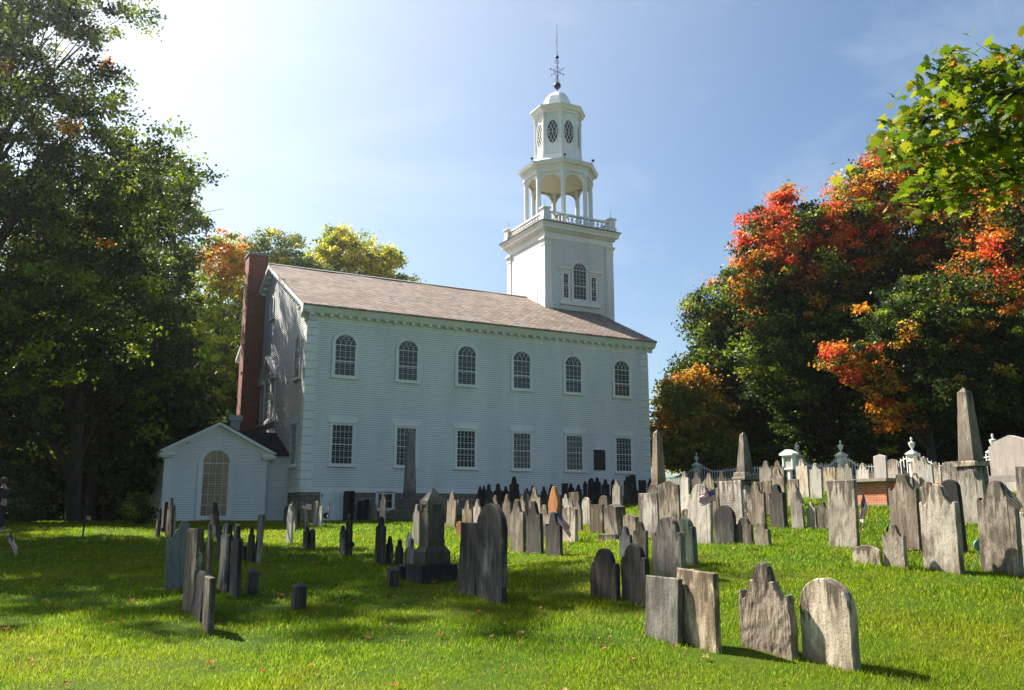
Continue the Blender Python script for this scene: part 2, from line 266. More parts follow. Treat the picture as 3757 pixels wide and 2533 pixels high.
def feet(x,y,w,t,hh,seed):
    r=np.random.RandomState(seed); n=int(170*(w+t)); s=(r.rand(n)-.5)*(w+.08); side=np.where(r.rand(n)<.5,-1,1)*(t/2+.004+.05*r.rand(n)**2); e=r.rand(n)<.25
    sx=np.where(e,side*0+(r.rand(n)-.5)*(t+.08),side); sy=np.where(e,np.sign(s)*(w/2+.01+.05*r.rand(n)**2),s)
    X_=x+sx;Y_=y+sy;z=HH(X_,Y_)-.004; h=hh*(.4+.9*r.rand(n)); wd=.009; al=r.rand(n)*6.28; la=r.rand(n)*6.28; le=h*(.15+.5*r.rand(n)); V=np.empty((n,3,3))
    V[:,0]=np.stack([X_-np.cos(al)*wd/2,Y_-np.sin(al)*wd/2,z],-1);V[:,1]=np.stack([X_+np.cos(al)*wd/2,Y_+np.sin(al)*wd/2,z],-1);V[:,2]=np.stack([X_+np.cos(la)*le,Y_+np.sin(la)*le,z+h],-1)
    return V.reshape(-1,3),r.rand(n)**1.2
# ------------------------------------------------------------------ gravestones
STONES=[
(-7.98,-14.36,0.5,0.51,0.1,'T','b','short thin stone seen edge-on, leftmost of the cluster by the white wing'),
(-7.86,-13.77,0.36,0.89,0.08,'S','d','narrow dark stone seen edge-on, second from left in the cluster by the wing'),
(-7.52,-11.57,0.57,1.0,0.18,'T','d','thick dark slab on a low block, in the cluster by the corner of the wing'),
(-7.66,-14.61,0.63,1.21,0.09,'S','b','tall slim brown stone with a knob head in front of the corner board'),
(-7.54,-14.69,0.55,0.99,0.09,'S','p','pale sunlit stone, rightmost of the cluster at the left end'),
(-9.0,-29.69,0.72,1.21,0.16,'T','b','tall streaked brown slab leaning right, rearmost of three close stones on bare soil at left'),
(-8.98,-30.35,0.79,0.66,0.12,'R','d','low round-topped stone wedged between the tall slab and the front slab at left'),
(-9.0,-31.4,0.55,0.69,0.13,'T','b','front slab with sunlit streaked edge, nearest of three close stones on bare soil at left'),
(-8.13,-24.4,0.36,0.69,0.1,'S','d','dark shouldered stone half hidden behind the tall streaked slab at left'),
(-8.07,-25.33,0.6,1.03,0.1,'S','b','shouldered stone with a thin sunlit streak, just left of the drooping dark flag'),
(-6.38,-14.9,0.76,1.12,0.12,'S','d','very dark tall stone standing in front of the arched window of the wing'),
(-7.29,-21.53,0.35,0.76,0.08,'S','d','small dark stone peeking between the drooping flag and the sunlit-headed stone'),
(-8.19,-27.57,0.46,1.15,0.1,'S','b','stone with a bright sunlit head, right behind the drooping dark flag'),
(-8.1,-27.62,0.47,1.15,0.1,'S','d','dark stone between the sunlit-headed stone and the white-streaked stone at left'),
(-8.14,-28.44,0.6,1.18,0.11,'S','d','dark stone with white vertical streaks, front right of the crowded group at left'),
(-6.92,-22.32,0.36,0.48,0.08,'S','d','dark narrow sliver of a stone right behind the white-streaked stone'),
(-6.88,-22.43,0.36,0.33,0.1,'S','d','very small dark round-headed stone at the right edge of the crowded group at left'),
(-6.8,-22.89,0.44,0.8,0.08,'S','d','dark shouldered stone just left of the tall square column-like slab'),
(-6.71,-23.1,0.4,1.07,0.14,'T','b','tall flat-topped slab with one sunlit streak, in front of the downspout of the wing'),
(-4.85,-18.32,0.45,1.12,0.09,'S','p','tall sunlit stone seen edge-on, nearest of the row before the stone foundation'),
(-2.17,-8.07,0.52,0.99,0.08,'S','b','sunlit stone with the highest head in the stepped row left of the leaning slab'),
(-2.12,-7.25,0.36,0.92,0.07,'S','b','narrow stone behind the nearest edge-on stone in the stepped row by the foundation'),
(-2.05,-8.01,0.36,0.75,0.07,'S','b','lowest right stone of the stepped row left of the leaning slab'),
(-3.22,-12.12,0.36,0.36,0.06,'S','b','tiny stone at the foot of the tall sunlit edge-on stone'),
(-1.93,-8.95,0.64,0.82,0.08,'T','p','flat-topped slab leaning sharply left beside the small flag at the foundation'),
(-1.8,-9.53,0.51,0.98,0.09,'T','p','taller of the two flat-topped slabs left of the white basement door'),
(-1.73,-10.0,0.5,0.78,0.09,'T','p','shorter of the two flat-topped slabs, touching the white basement door'),
(-2.38,-7.04,0.36,0.74,0.08,'S','d','dark stone in the shade in front of the narrow link wall'),
(-4.82,-20.04,0.46,0.6,0.1,'R','d','dark round-topped stone with the tiny upright flag behind it, left of a matching pair'),
(-4.74,-20.33,0.45,0.55,0.1,'R','d','dark round-topped stone, right one of the matching low pair on the sunny lawn'),
(-4.45,-22.19,0.36,0.73,0.09,'S','d','dark stone left of the taller dark stone holding a round marker'),
(-4.38,-22.39,0.36,0.99,0.1,'S','d','taller dark stone with a round marker at its right side on the mid lawn'),
(2.24,-0.3,0.88,1.47,0.1,'T','d','black-streaked slab right next to the white basement door'),
(2.48,-0.41,0.7,1.47,0.1,'T','d','second black-streaked slab from the white basement door'),
(2.78,-0.87,0.76,0.96,0.1,'T','d','low dark slab below the foundation, third from the basement door'),
(3.04,-1.04,0.7,1.02,0.1,'T','d','low dark slab with a pale lower half, fourth from the basement door'),
(3.23,-1.65,0.84,1.15,0.1,'S','b','shouldered stone with pale lower half left of the basement window'),
(2.2,-5.95,0.74,1.33,0.09,'S','p','bright sunlit tall stone in front of the basement window'),
(-1.67,-19.99,0.54,1.13,0.1,'S','b','brown sunlit stone directly left of the pyramid-capped pedestal'),
(-4.46,-24.93,0.5,1.04,0.11,'S','d','tall dark stone at the left end of the stones leading to the pedestal'),
(-4.27,-24.99,0.4,0.62,0.1,'S','d','small dark shouldered stone, second from left in the short row before the pedestal'),
(-4.22,-25.47,0.39,0.57,0.1,'S','d','small brown shouldered stone, third from left in the short row before the pedestal'),
(-3.2,-23.4,0.36,0.58,0.08,'S','p','small pale sunlit stone behind the short row left of the pedestal'),
(-4.11,-25.85,0.53,0.61,0.1,'S','b','small broad stone nearest the pedestal in the short row'),
(-2.74,-22.99,0.36,0.22,0.08,'R','d','tiny stone mostly hidden by the left side of the pedestal'),
(-4.94,-30.54,0.63,1.14,0.12,'T','d','large dark flat slab beside the big black round-topped stone'),
(-4.89,-31.25,0.89,1.46,0.16,'R','d','biggest black round-topped stone in the centre of the lawn'),
(2.67,-12.48,0.78,1.37,0.1,'S','b','tall brown sunlit stone with an ogee head right of the pedestal cap'),
(12.16,8.46,0.62,1.23,0.08,'R','d','dark round stone in the shade just behind the tall ogee-headed stone'),
(1.17,-17.27,0.67,1.12,0.1,'S','b','sunlit stone behind the dark slab, left one of two ogee-headed stones'),
(5.79,-7.59,0.36,0.85,0.08,'S','b','small head showing between the two sunlit ogee-headed stones'),
(4.18,-11.62,0.7,1.02,0.1,'S','b','sunlit ogee-headed stone half hidden by the big black round-topped stone'),
(0.88,-17.27,0.34,0.47,0.1,'R','o','low warm brown stone hidden behind the left edge of the dark flat slab'),
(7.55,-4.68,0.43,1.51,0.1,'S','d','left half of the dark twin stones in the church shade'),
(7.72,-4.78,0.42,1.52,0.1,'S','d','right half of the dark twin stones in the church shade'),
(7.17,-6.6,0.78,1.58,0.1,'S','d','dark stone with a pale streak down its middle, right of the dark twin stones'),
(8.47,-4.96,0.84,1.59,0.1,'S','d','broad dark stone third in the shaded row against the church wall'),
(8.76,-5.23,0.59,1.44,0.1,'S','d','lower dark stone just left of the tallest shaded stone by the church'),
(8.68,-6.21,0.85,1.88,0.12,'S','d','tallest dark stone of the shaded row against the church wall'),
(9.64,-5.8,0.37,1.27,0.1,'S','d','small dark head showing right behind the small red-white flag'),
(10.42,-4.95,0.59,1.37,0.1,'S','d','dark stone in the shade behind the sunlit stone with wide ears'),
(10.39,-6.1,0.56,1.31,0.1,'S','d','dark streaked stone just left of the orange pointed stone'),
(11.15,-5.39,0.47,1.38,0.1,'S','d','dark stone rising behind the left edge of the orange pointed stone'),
(5.99,-9.63,0.94,1.1,0.1,'S','b','brown sunlit stone right behind the top of the big black round-topped stone'),
(1.39,-19.64,0.59,1.32,0.1,'S','b','tall sunlit stone with a pale streak at the right of the big black round-topped stone'),
(9.16,-5.75,0.55,1.21,0.09,'S','p','pale stone in the sunny row, left of the small red-white flag'),
(9.22,-6.37,0.55,1.2,0.09,'S','p','pale stone touching the small red-white flag'),
(5.53,-12.86,0.58,1.08,0.12,'S','b','brown thick stone just behind the white-patched tall stone'),
(6.95,-11.42,0.97,1.37,0.1,'S','b','broad sunlit stone with wide flat ears behind the dark ogee stone'),
(-0.92,-24.69,0.68,1.27,0.12,'S','b','tall stone with one big white lichen patch down its middle'),
(-0.87,-25.43,0.7,1.22,0.13,'S','d','tall dark ogee stone with a faint pale patch, right of the white-patched stone'),
(1.88,-21.14,0.36,0.97,0.08,'R','b','narrow low round stone between the dark ogee stone and the orange one'),
(1.42,-22.38,0.53,1.5,0.16,'G','o','orange sandstone with a pointed arch top'),
(1.24,-22.68,0.7,0.83,0.12,'A','b','low-arched brown stone directly behind the blackest stone with the flag'),
(-1.03,-26.59,0.65,0.96,0.12,'S','d','blackest stone with a soft head and a flag at its right shoulder'),
(1.25,-23.49,0.65,0.96,0.15,'P','b','thick stone with a low gabled top right behind the biggest flag'),
(6.96,-14.56,0.71,1.08,0.1,'T','b','flat-topped sunlit slab between the orange stone and the white round stone'),
(9.37,-9.89,0.49,0.95,0.08,'S','p','small white weathered stone right of the orange pointed stone'),
(6.0,-15.78,0.36,0.87,0.1,'G','b','small pointed stone behind the low gabled stone'),
(3.77,-19.92,0.4,0.99,0.12,'G','b','larger pointed stone with a black right edge beside the low gabled stone'),
(5.5,-17.67,0.54,0.95,0.1,'R','p','pale round-topped stone in the sun with a stained foot'),
(3.52,-21.33,0.66,0.84,0.1,'T','b','plain flat-topped slab with a brown leaf at its foot'),
(15.22,-4.28,0.73,0.99,0.09,'S','p','white stone with a pointed head in front of the dark shaded row'),
(5.23,-19.15,0.49,1.0,0.14,'R','b','lumpy weathered stone left of the broken-looking tall stone'),
(6.1,-18.63,0.49,1.46,0.16,'W','p','tall ragged stone with a knob head and diagonal white streaks'),
(2.08,-24.31,0.58,0.92,0.3,'P','b','thick monument stone with clipped corners on a plinth'),
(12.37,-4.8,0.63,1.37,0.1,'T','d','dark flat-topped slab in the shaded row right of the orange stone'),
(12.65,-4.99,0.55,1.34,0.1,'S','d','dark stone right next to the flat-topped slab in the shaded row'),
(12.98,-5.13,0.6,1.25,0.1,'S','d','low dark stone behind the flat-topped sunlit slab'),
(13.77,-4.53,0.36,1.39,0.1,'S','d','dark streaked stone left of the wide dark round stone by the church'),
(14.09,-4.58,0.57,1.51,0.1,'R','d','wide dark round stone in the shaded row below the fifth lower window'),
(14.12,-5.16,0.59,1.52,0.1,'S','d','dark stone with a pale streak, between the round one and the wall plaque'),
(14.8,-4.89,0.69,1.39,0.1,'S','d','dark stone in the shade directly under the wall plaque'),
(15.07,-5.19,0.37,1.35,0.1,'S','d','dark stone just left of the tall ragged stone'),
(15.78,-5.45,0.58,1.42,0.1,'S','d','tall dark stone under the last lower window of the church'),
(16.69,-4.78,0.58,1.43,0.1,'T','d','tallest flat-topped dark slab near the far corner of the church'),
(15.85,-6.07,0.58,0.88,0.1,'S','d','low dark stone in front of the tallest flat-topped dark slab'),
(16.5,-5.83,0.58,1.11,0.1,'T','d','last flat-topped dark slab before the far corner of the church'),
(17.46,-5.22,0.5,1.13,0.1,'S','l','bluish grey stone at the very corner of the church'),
(7.74,-18.49,0.58,1.14,0.12,'R','b','brown rounded stone behind the two big flat slabs'),
(1.78,-25.5,0.52,0.69,0.17,'P','b','thick stone with a gabled top at the left of the big flat slabs'),
(-1.1,-29.92,0.4,0.75,0.09,'S','b','shouldered brown stone in front of the gabled thick stone'),
(2.9,-24.79,0.82,1.14,0.1,'T','b','plain tall slab, left of the two big touching slabs'),
(6.0,-21.63,1.05,1.32,0.12,'P','b','big slab with a low pediment, right of the two big touching slabs'),
(8.73,-19.0,0.47,1.46,0.1,'S','p','pale eroded tall stone right behind the pediment slab'),
(14.63,-12.5,0.63,1.3,0.1,'S','b','brown topped stone of the far row, straight behind the striped flags'),
(14.14,-13.91,0.64,1.22,0.1,'S','p','pale-bellied stone of the far row, just left of the knob-headed one'),
(13.66,-15.31,0.64,1.25,0.1,'S','b','knob-headed stone of the far row, behind the big inscribed slab'),
(3.4,-27.4,0.75,1.31,0.1,'T','p','big pale slab with worn lines of lettering'),
(1.57,-28.39,0.72,1.28,0.14,'N','p','large round-topped stone with notched shoulders beside the striped flags'),
(1.6,-29.16,0.63,0.8,0.13,'R','d','cracked slaty stone with a half-shaded rounded head'),
(1.68,-29.66,0.45,0.55,0.1,'N','b','low shouldered stone between the cracked slaty stone and the smallest one'),
(1.69,-30.17,0.43,0.46,0.12,'N','b','smallest shouldered stone at the end of the front middle row'),
(5.81,-22.66,0.36,0.48,0.1,'R','b','low brown stone showing behind the left edge of the large notched stone'),
(7.34,-22.08,0.54,0.96,0.1,'T','b','flat slab right behind the crossed flags'),
(6.13,-25.28,0.69,1.19,0.12,'S','b','shouldered stone right of the inscribed slab'),
(10.41,-20.86,0.36,0.86,0.1,'T','b','plain dark-topped slab just behind the shouldered stone right of the inscribed slab'),
(5.96,-26.25,0.56,1.13,0.2,'S','d','eroded hump-shouldered stone with a black lower right side'),
(5.9,-27.0,0.42,0.94,0.1,'S','b','slim stone with a flag leaning on its head'),
(6.03,-27.35,0.34,0.67,0.1,'S','b','knee-high shouldered stone on the grass left of the big lichened slab'),
(6.03,-27.72,0.36,0.69,0.1,'S','b','low stone partly hidden by the big lichened slab'),
(14.15,-17.27,0.66,1.49,0.12,'S','p','white marble stone with a dark stripe, left of the notice board'),
(15.72,-16.45,0.65,1.44,0.1,'S','b','brown-headed stone right beneath the notice board'),
(8.85,-23.37,0.63,1.4,0.12,'S','p','pale leaning-looking stone in front of the brown-headed one by the notice board'),
(8.75,-23.06,0.36,1.02,0.08,'T','p','narrow pale slab left of the pale stone by the notice board'),
(10.79,-22.06,0.5,0.88,0.1,'T','p','flat slab in front of the post of the notice board'),
(13.89,-19.51,0.61,1.44,0.12,'S','p','big white marble stone right of the notice board'),
(13.36,-20.63,0.52,1.27,0.14,'S','p','white marble stone with dark veins, second right of the notice board'),
(17.23,-17.73,0.64,0.97,0.1,'T','b','streaked flat slab rising behind the big lichened slab'),
(17.1,-18.4,0.39,1.09,0.1,'S','p','left half of the white twin stones behind the lichened slab'),
(16.99,-18.95,0.41,1.09,0.1,'S','p','right half of the white twin stones behind the lichened slab'),
(17.24,-19.37,0.6,1.08,0.1,'S','p','white stone with brown edges behind the brick table tomb'),
(17.21,-20.04,0.54,0.75,0.1,'T','b','small dark streaked slab right above the table tomb'),
(18.64,-18.97,0.36,0.88,0.1,'R','b','small round head behind the dark streaked slab'),
(15.69,-21.51,0.54,1.41,0.14,'P','k','tall pinkish clean stone with a shallow peaked top'),
(16.04,-21.76,0.6,1.22,0.12,'R','p','pale round-topped stone with a brown cap beside the table tomb'),
(2.22,-31.72,0.67,1.25,0.13,'T','b','big flat lichened slab standing before the brick table tomb'),
(0.95,-33.32,0.54,0.31,0.12,'A','b','lowest arched stone, knee-high on the open lawn at right'),
(1.02,-33.8,0.4,0.67,0.12,'S','b','small shouldered stone between the low arched one and the big white one'),
(2.85,-32.57,0.62,1.36,0.14,'S','b','tall grey streaked stone with a round head right of the flag'),
(1.31,-34.42,0.66,1.32,0.17,'S','p','big white speckled stone with a round head and square ears'),
(1.8,-35.03,0.63,1.39,0.17,'S','b','big brown-streaked stone at the right edge of the photo'),
(8.77,-29.85,0.62,1.31,0.15,'S','p','white lichened stone behind the big right-edge stone'),
(3.21,-33.3,0.36,1.27,0.16,'R','d','dark rough stone behind the right side of the white speckled stone'),
(9.25,-28.27,0.41,0.97,0.14,'N','b','mottled scroll-topped stone behind the white speckled stone'),
(9.6,-28.37,0.36,0.92,0.14,'A','o','rusty brown lumpy stone behind the head of the white speckled stone'),
(12.26,-25.97,0.53,1.42,0.12,'S','p','tall clean white stone with a brown drip below its head'),
(13.94,-24.34,0.38,1.37,0.12,'S','p','pale stone in front of the third urn post from the left'),
(13.23,-25.6,0.36,1.22,0.1,'S','p','narrow pale stone left of the thick arched marble'),
(14.69,-24.98,0.51,1.1,0.2,'A','p','thick arched marble with a raised border and a small flag in front'),
(16.02,-24.05,0.39,1.09,0.12,'T','b','flat slab directly behind the thick arched marble'),
(12.0,-25.54,0.36,0.96,0.1,'S','b','left one of two small heads behind the tall grey streaked stone'),
(12.08,-25.71,0.36,0.96,0.14,'S','b','right one of two small heads behind the tall grey streaked stone'),
(14.4,-25.62,0.36,1.15,0.12,'S','p','eroded white stone tucked against the left side of the right obelisk'),
(23.14,-21.22,0.74,0.98,0.2,'A','p','arched cream marble stone on a block base right of the obelisk'),
(11.65,-29.27,0.36,1.2,0.14,'T','b','stepped grey stone cut by the right edge of the photo, upper one'),
(2.56,-34.92,0.36,0.85,0.14,'T','b','grey slab low at the right edge behind the big brown-streaked stone'),
(-4.43,-34.93,0.63,0.73,0.11,'T','w','dark flat slab, left of the two front slabs, overlapped by the brighter one'),
(-4.3,-35.42,0.71,0.85,0.12,'T','b','brighter flat slab, right of the two front slabs'),
(-3.88,-36.06,0.81,0.97,0.16,'W','b','flaking front stone with a bald knob head and horned shoulders'),
(-3.75,-36.79,0.68,0.87,0.18,'R','b','front round-topped stone with a dark shield-shaped stain'),
(-3.53,-32.35,0.67,0.73,0.13,'N','d','black stone with notched rounded shoulders, left of a shaded front pair'),
(-3.42,-32.98,0.62,0.84,0.14,'N','d','black cracked stone with a wide round head, right of the shaded front pair'),
(-1.89,-31.75,0.79,0.98,0.17,'N','b','thick rough stone with a bulging round head and knobs'),
(-0.86,-30.96,0.48,0.81,0.17,'N','g','greenish stone right behind the thick bulging-headed one'),
(-1.0,-29.31,0.39,0.64,0.1,'S','l','bluish stone with a white streaked face behind the shaded front pair'),
(-10.0,-14.08,0.55,1.1,0.08,'S','d','lone dark stone seen edge-on, standing away to the left under the trees')]
def top(ty,a,w,h,u):
    """height of the upper outline at |u|=a"""
    r=w/2
    if ty=='T': return h
    if ty=='R': return h-r*.92*(1-math.sqrt(max(0,1-a*a)))
    if ty=='A': return h-.16*w*a*a
    if ty=='P': return h-.13*w*a
    if ty=='G': return h-w*.85*a**1.7
    if ty=='N':
        if a<.7: return h-.7*r*(1-math.sqrt(max(0,1-(a/.71)**2)))
        zs=h-.34*w
        return zs-.05*w if a<.76 else zs+.03*w-.10*w*max(0,(a-.88)/.12)**2
    hd,zs,k=(.38,.5,.09) if ty=='S' else (.32,.52,.13)
    if a<hd: return h-hd*r*(1.15 if ty=='S' else 1.5)*(1-math.sqrt(max(0,1-(a/(hd*1.02))**2)))
    zj=h-hd*r*1.1-(.0 if ty=='S' else .07*w); zs=h-zs*w
    if ty=='W' and a<.44: return zj
    a0=.44 if ty=='W' else hd
    if a<.84: t=(a-a0)/(.84-a0); return zs+(zj-zs)*(1-t)**1.9
    return zs+k*w*math.sqrt(max(0,1-((a-.92)/.085)**2))
def stone_mesh(w,h,t,ty,seed,fine=1,rough=.004,depth=.15,notch=0):
    rn=random.Random(seed); nu=int((34 if ty in 'SNW' else 20)*fine); nz=int(8*fine); c=min(.012,t*.15)
    us=[-cos(PI*i/nu) if ty in 'RG' else -1+2*i/nu for i in range(nu+1)]
    ph=[rn.random()*9 for _ in range(8)]
    def wob(u): return rough*1.2*(sin(u*7+ph[0])+.6*sin(u*17+ph[1])+.4*sin(u*41+ph[6]))
    def disp(x,z,sd): return rough*1.6*mnoise.fractal(Vector((x*8+z*2+ph[2],z*(8 if rough>.006 else 5)+ph[3],sd+ph[4])),.9,2.1,5)
    V=[];F=[]
    def grid(y,shr,sd):
        o=len(V)
        for u in us:
            x=u*(w/2-shr); tz=top(ty,min(1,abs(u)),w,h,u)+wob(u)-shr
            e=rough*.8*sin(0)
            for j in range(nz+1):
                z=-depth+(tz+depth)*j/nz; ex=0
                if abs(u)>.999: ex=rough*(sin(z*14+ph[0])+.6*sin(z*33+ph[1]))*(1 if u>0 else -1)
                V.append((x+ex,y+(disp(x,z,sd) if fine>1 or rough>.003 else 0),z))
        return o
    A=grid(-t/2,c,0); B=grid(-t/2+c,0,0); Cc=grid(t/2-c,0,3); D=grid(t/2,c,3)
    k=nz+1; n=nu+1
    for i in range(nu):
        for j in range(nz):
            for o,fl in ((A,0),(D,1)):
                f=(o+i*k+j,o+(i+1)*k+j,o+(i+1)*k+j+1,o+i*k+j+1); F.append(f if not fl else f[::-1])
    bd=lambda o:[o+j for j in range(nz+1)]+[o+i*k+nz for i in range(1,nu+1)]+[o+nu*k+j for j in range(nz-1,-1,-1)]
    a,b_,c_,d=bd(A),bd(B),bd(Cc),bd(D)
    for p,q_ in ((a,b_),(b_,c_),(c_,d)):
        for i in range(len(p)-1): F.append((p[i],p[i+1],q_[i+1],q_[i]))
    me=bpy.data.meshes.new('gravestone'); me.from_pydata(V,[],F); return me
GR={'d':'dark weathered gravestones','p':'pale marble gravestones','b':'brown weathered gravestones','o':'sandstone gravestones','g':'green stained gravestones','k':'granite gravestones','l':'slate gravestones','w':'brown weathered gravestones'}
for i,(x,y,w,h,t,ty,tone,label) in enumerate(STONES):
    t=t*.62 if t<.25 else t
    rn=random.Random(i*7+1); near=(math.hypot(x-CAM[0],y-CAM[1])<21)
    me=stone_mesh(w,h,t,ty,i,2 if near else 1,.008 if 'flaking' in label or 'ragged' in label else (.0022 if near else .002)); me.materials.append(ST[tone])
    plinth='plinth' in label or 'block base' in label or 'low block' in label
    o=bpy.data.objects.new('gravestone',me); COL.objects.link(o); gz0=H(x+t/2,y)
    o.location=(x+t/2,y,gz0); o.rotation_euler=(R(rn.gauss(0,1.6)),R(rn.gauss(0,1.2)),PI/2+R(rn.gauss(0,2)))
    if 'leaning right' in label: o.rotation_euler[0]=R(0);o.rotation_euler[1]=R(1)
    if 'leaning sharply' in label: o.rotation_euler[0]=R(-9)
    tag(o,label,'gravestone',GR[tone])
    if plinth:
        mb=MB(); mb.box(-w*.68,w*.68,-t*1.05,t*1.05,-.1,.16); mb.build('plinth',ST[tone],o)
fv=[feet(s[0]+s[4]*.31,s[1],s[2],s[4]*.62,.075,i) for i,s in enumerate(STONES) if math.hypot(s[0]-CAM[0],s[1]-CAM[1])<34]
FV=[np.concatenate([f[k] for f in fv]) for k in (0,1)]
GX.append(FV[0]); GT.append(FV[1]); grass()
def at(p): return (p[0],p[1],H(*p))
# white scrolled stone facing the photographer
p=(-8.71,-26.85); me=stone_mesh(.6,1.18,.09,'W',777,2,.003); me.materials.append(ST['l']); me.materials[0]=M.setdefault('palegreen',stone('pale_greenish_marble',(.30,.30,.23),(.10,.10,.075),(.42,.41,.33),.5,.6,foot=(.03,.03,.025),dots=0))
o=bpy.data.objects.new('gravestone',me); COL.objects.link(o); o.location=at(p); o.rotation_euler=(R(-2),R(-2),R(-6)); tag(o,'pale scroll-shouldered stone facing the camera behind the tall streaked slab at left','gravestone','scroll gravestone')
# inscription on the big pale slab: worn, illegible lines of short incised strokes
ins=[s for s in STONES if 'worn lines' in s[7]][0]
ins=list(ins); ins[4]*=.62; tgt=[o for o in bpy.data.objects if o.get('label')==ins[7]][0]; mb=MB(); rn=random.Random(4); w=ins[2]
for row in range(10):
    z=ins[3]*.72-row*.055; a=-w*.36
    while a<w*.36:
        l=rn.uniform(.01,.03)
        if rn.random()<.8: mb.box(a,a+l*.35,ins[4]/2-.001,ins[4]/2+.002,z,z+.028)
        a+=l
mb.build('lettering',simple('worn_lettering',(.2,.15,.11),.9),tgt)
# ------------------------------------------------------------------ obelisks, pedestal, posts, table tomb
def mono(name,p,label,cat,group,fn,tone,rz=0):
    e=empty(name,at(p),rz); tag(e,label,cat,group); fn(e,tone); return e
def obel(shaft0,shaft1,zb,zt,plin):
    def fn(e,tone):
        mb=MB(); mb.frus((0,0),zb,zt,shaft0,shaft0,shaft1,shaft1); mb.frus((0,0),zt,zt+shaft1*1.1,shaft1,shaft1,.01,.01); o=mb.build('shaft',ST[tone],e)
        z=-.2
        for hw,h in plin:
            mb=MB(); mb.frus((0,0),z,h-.03,hw,hw,hw,hw); mb.frus((0,0),h-.03,h,hw,hw,hw-.03,hw-.03); mb.build('base_block',ST[tone],e); z=h
    return fn
mono('obelisk',(4.50,-3.30),'tall grey-green obelisk in the shade before the second lower church window','obelisk','obelisks',obel(.25,.15,1.02,4.25,[(.72,.5),(.5,1.02)]),'v')
mono('obelisk',(9.66,-16.33),'slender obelisk standing at the far right corner of the church','obelisk','obelisks',obel(.2,.115,1.1,3.02,[(.32,.7),(.23,1.1)]),'b')
mono('obelisk',(7.98,-22.92),'obelisk on a wide double-stepped cap above a narrow pedestal','obelisk','obelisks',obel(.18,.08,1.36,2.5,[(.3,.2),(.17,1.0),(.21,1.12),(.29,1.22),(.25,1.36)]),'b')
mono('obelisk',(13.72,-26.49),'largest obelisk, blunt-topped, towering over the right-hand stones','obelisk','obelisks',obel(.25,.145,1.2,3.3,[(.46,.5),(.3,1.04),(.35,1.2)]),'b')
def ped(e,tone):
    mb=MB(); mb.box(-.35,.35,-.35,.35,-.2,.3); mb.build('base_block',ST['d'],e)
    mb=MB(); mb.box(-.25,.25,-.25,.25,.302,.52); mb.frus((0,0),.52,.62,.25,.25,.18,.18); mb.build('plinth',ST['w'],e)
    mb=MB(); mb.box(-.17,.17,-.17,.17,.622,.74); mb.box(-.163,.163,-.163,.163,.742,1.36); mb.build('shaft',ST['w'],e)
    mb=MB(); mb.box(-.185,.185,-.185,.185,1.362,1.43); mb.frus((0,0),1.43,1.66,.178,.178,.01,.01)
    for sx in (-1,1):
        for sy in (-1,1): mb.box(sx*.135-.045,sx*.135+.045,sy*.135-.045,sy*.135+.045,1.25,1.361)
    mb.build('pyramid_cap',ST['w'],e)
mono('pedestal_monument',(-4.67,-28.49),'square pedestal monument with a pyramid cap on two stepped blocks','monument','pedestal monument',ped,'g',R(2))
def post(w,h,ph):
    def fn(e,tone):
        mb=MB(); mb.frus((0,0),-.1,h,w*1.04,w*1.04,w,w); mb.frus((0,0),h,h+ph,w,w,.008,.008); mb.build('post_body',ST[tone],e)
    return fn
mono('marker_post',(-7.77,-28.14),'left one of two short square posts with pyramid tops in the shaded lawn','marker','short marker posts',post(.085,.36,.075),'w')
mono('marker_post',(-7.48,-30.13),'right one of two short square posts with pyramid tops, greyer and nearer','marker','short marker posts',post(.09,.33,.06),'w')
mono('marker_post',(-4.97,-27.88),'stubby pointed post touching the left of the pedestal monument','marker','short marker posts',post(.13,.24,.06),'d')
me=stone_mesh(.36,.34,.16,'A',901,1,.004); me.materials.append(ST['b']); o=bpy.data.objects.new('footstone',me); COL.objects.link(o); o.location=at((-5.47,-28.65)); o.rotation_euler=(0,0,R(80)); tag(o,'low rounded footstone left of the pedestal monument base','gravestone','footstones')
# table tomb
px,py=(11.54,-25.12); e=empty('table_tomb',(px,py,H(px,py))); tag(e,'red brick table tomb with a grey stone slab on top','tomb')
mb=MB(); mb.box(0,.85,0,1.95,-.2,.0); mb.box(-.02,.87,-.02,1.97,.0,.07); mb.build('footing',M['slabstone'],e)
mb=MB(); mb.box(.003,.847,.003,1.947,.071,.75); mb.build('brick_body',M['tombbrick'],e)
mb=MB(); mb.box(-.16,1.0,-.16,2.1,.752,.84); mb.build('stone_slab',M['slabstone'],e)
# big family stone on steps, right edge
def fam(e,tone):
    mb=MB(); mb.box(-.35,.35,-1.0,1.0,-.2,.32); mb.build('base_block',ST[tone],e); mb=MB(); mb.box(-.28,.28,-.85,.85,.322,.55); mb.build('plinth',ST[tone],e)
    mb=MB(); w=.78; pr=[(-w,.552),(w,.552),(w,1.55),(w-.12,1.62),(w-.2,1.72),(0,1.92),(-w+.2,1.72),(-w+.12,1.62),(-w,1.55)]
    mb.slab(pr,-.16,.16,lambda a,z,n:(n,a,z)); mb.build('headstone_block',ST[tone],e)
mono('family_monument',(18.34,-24.88),'broad pink-grey family stone on stepped bases at the right edge','gravestone','family monument',fam,'k')
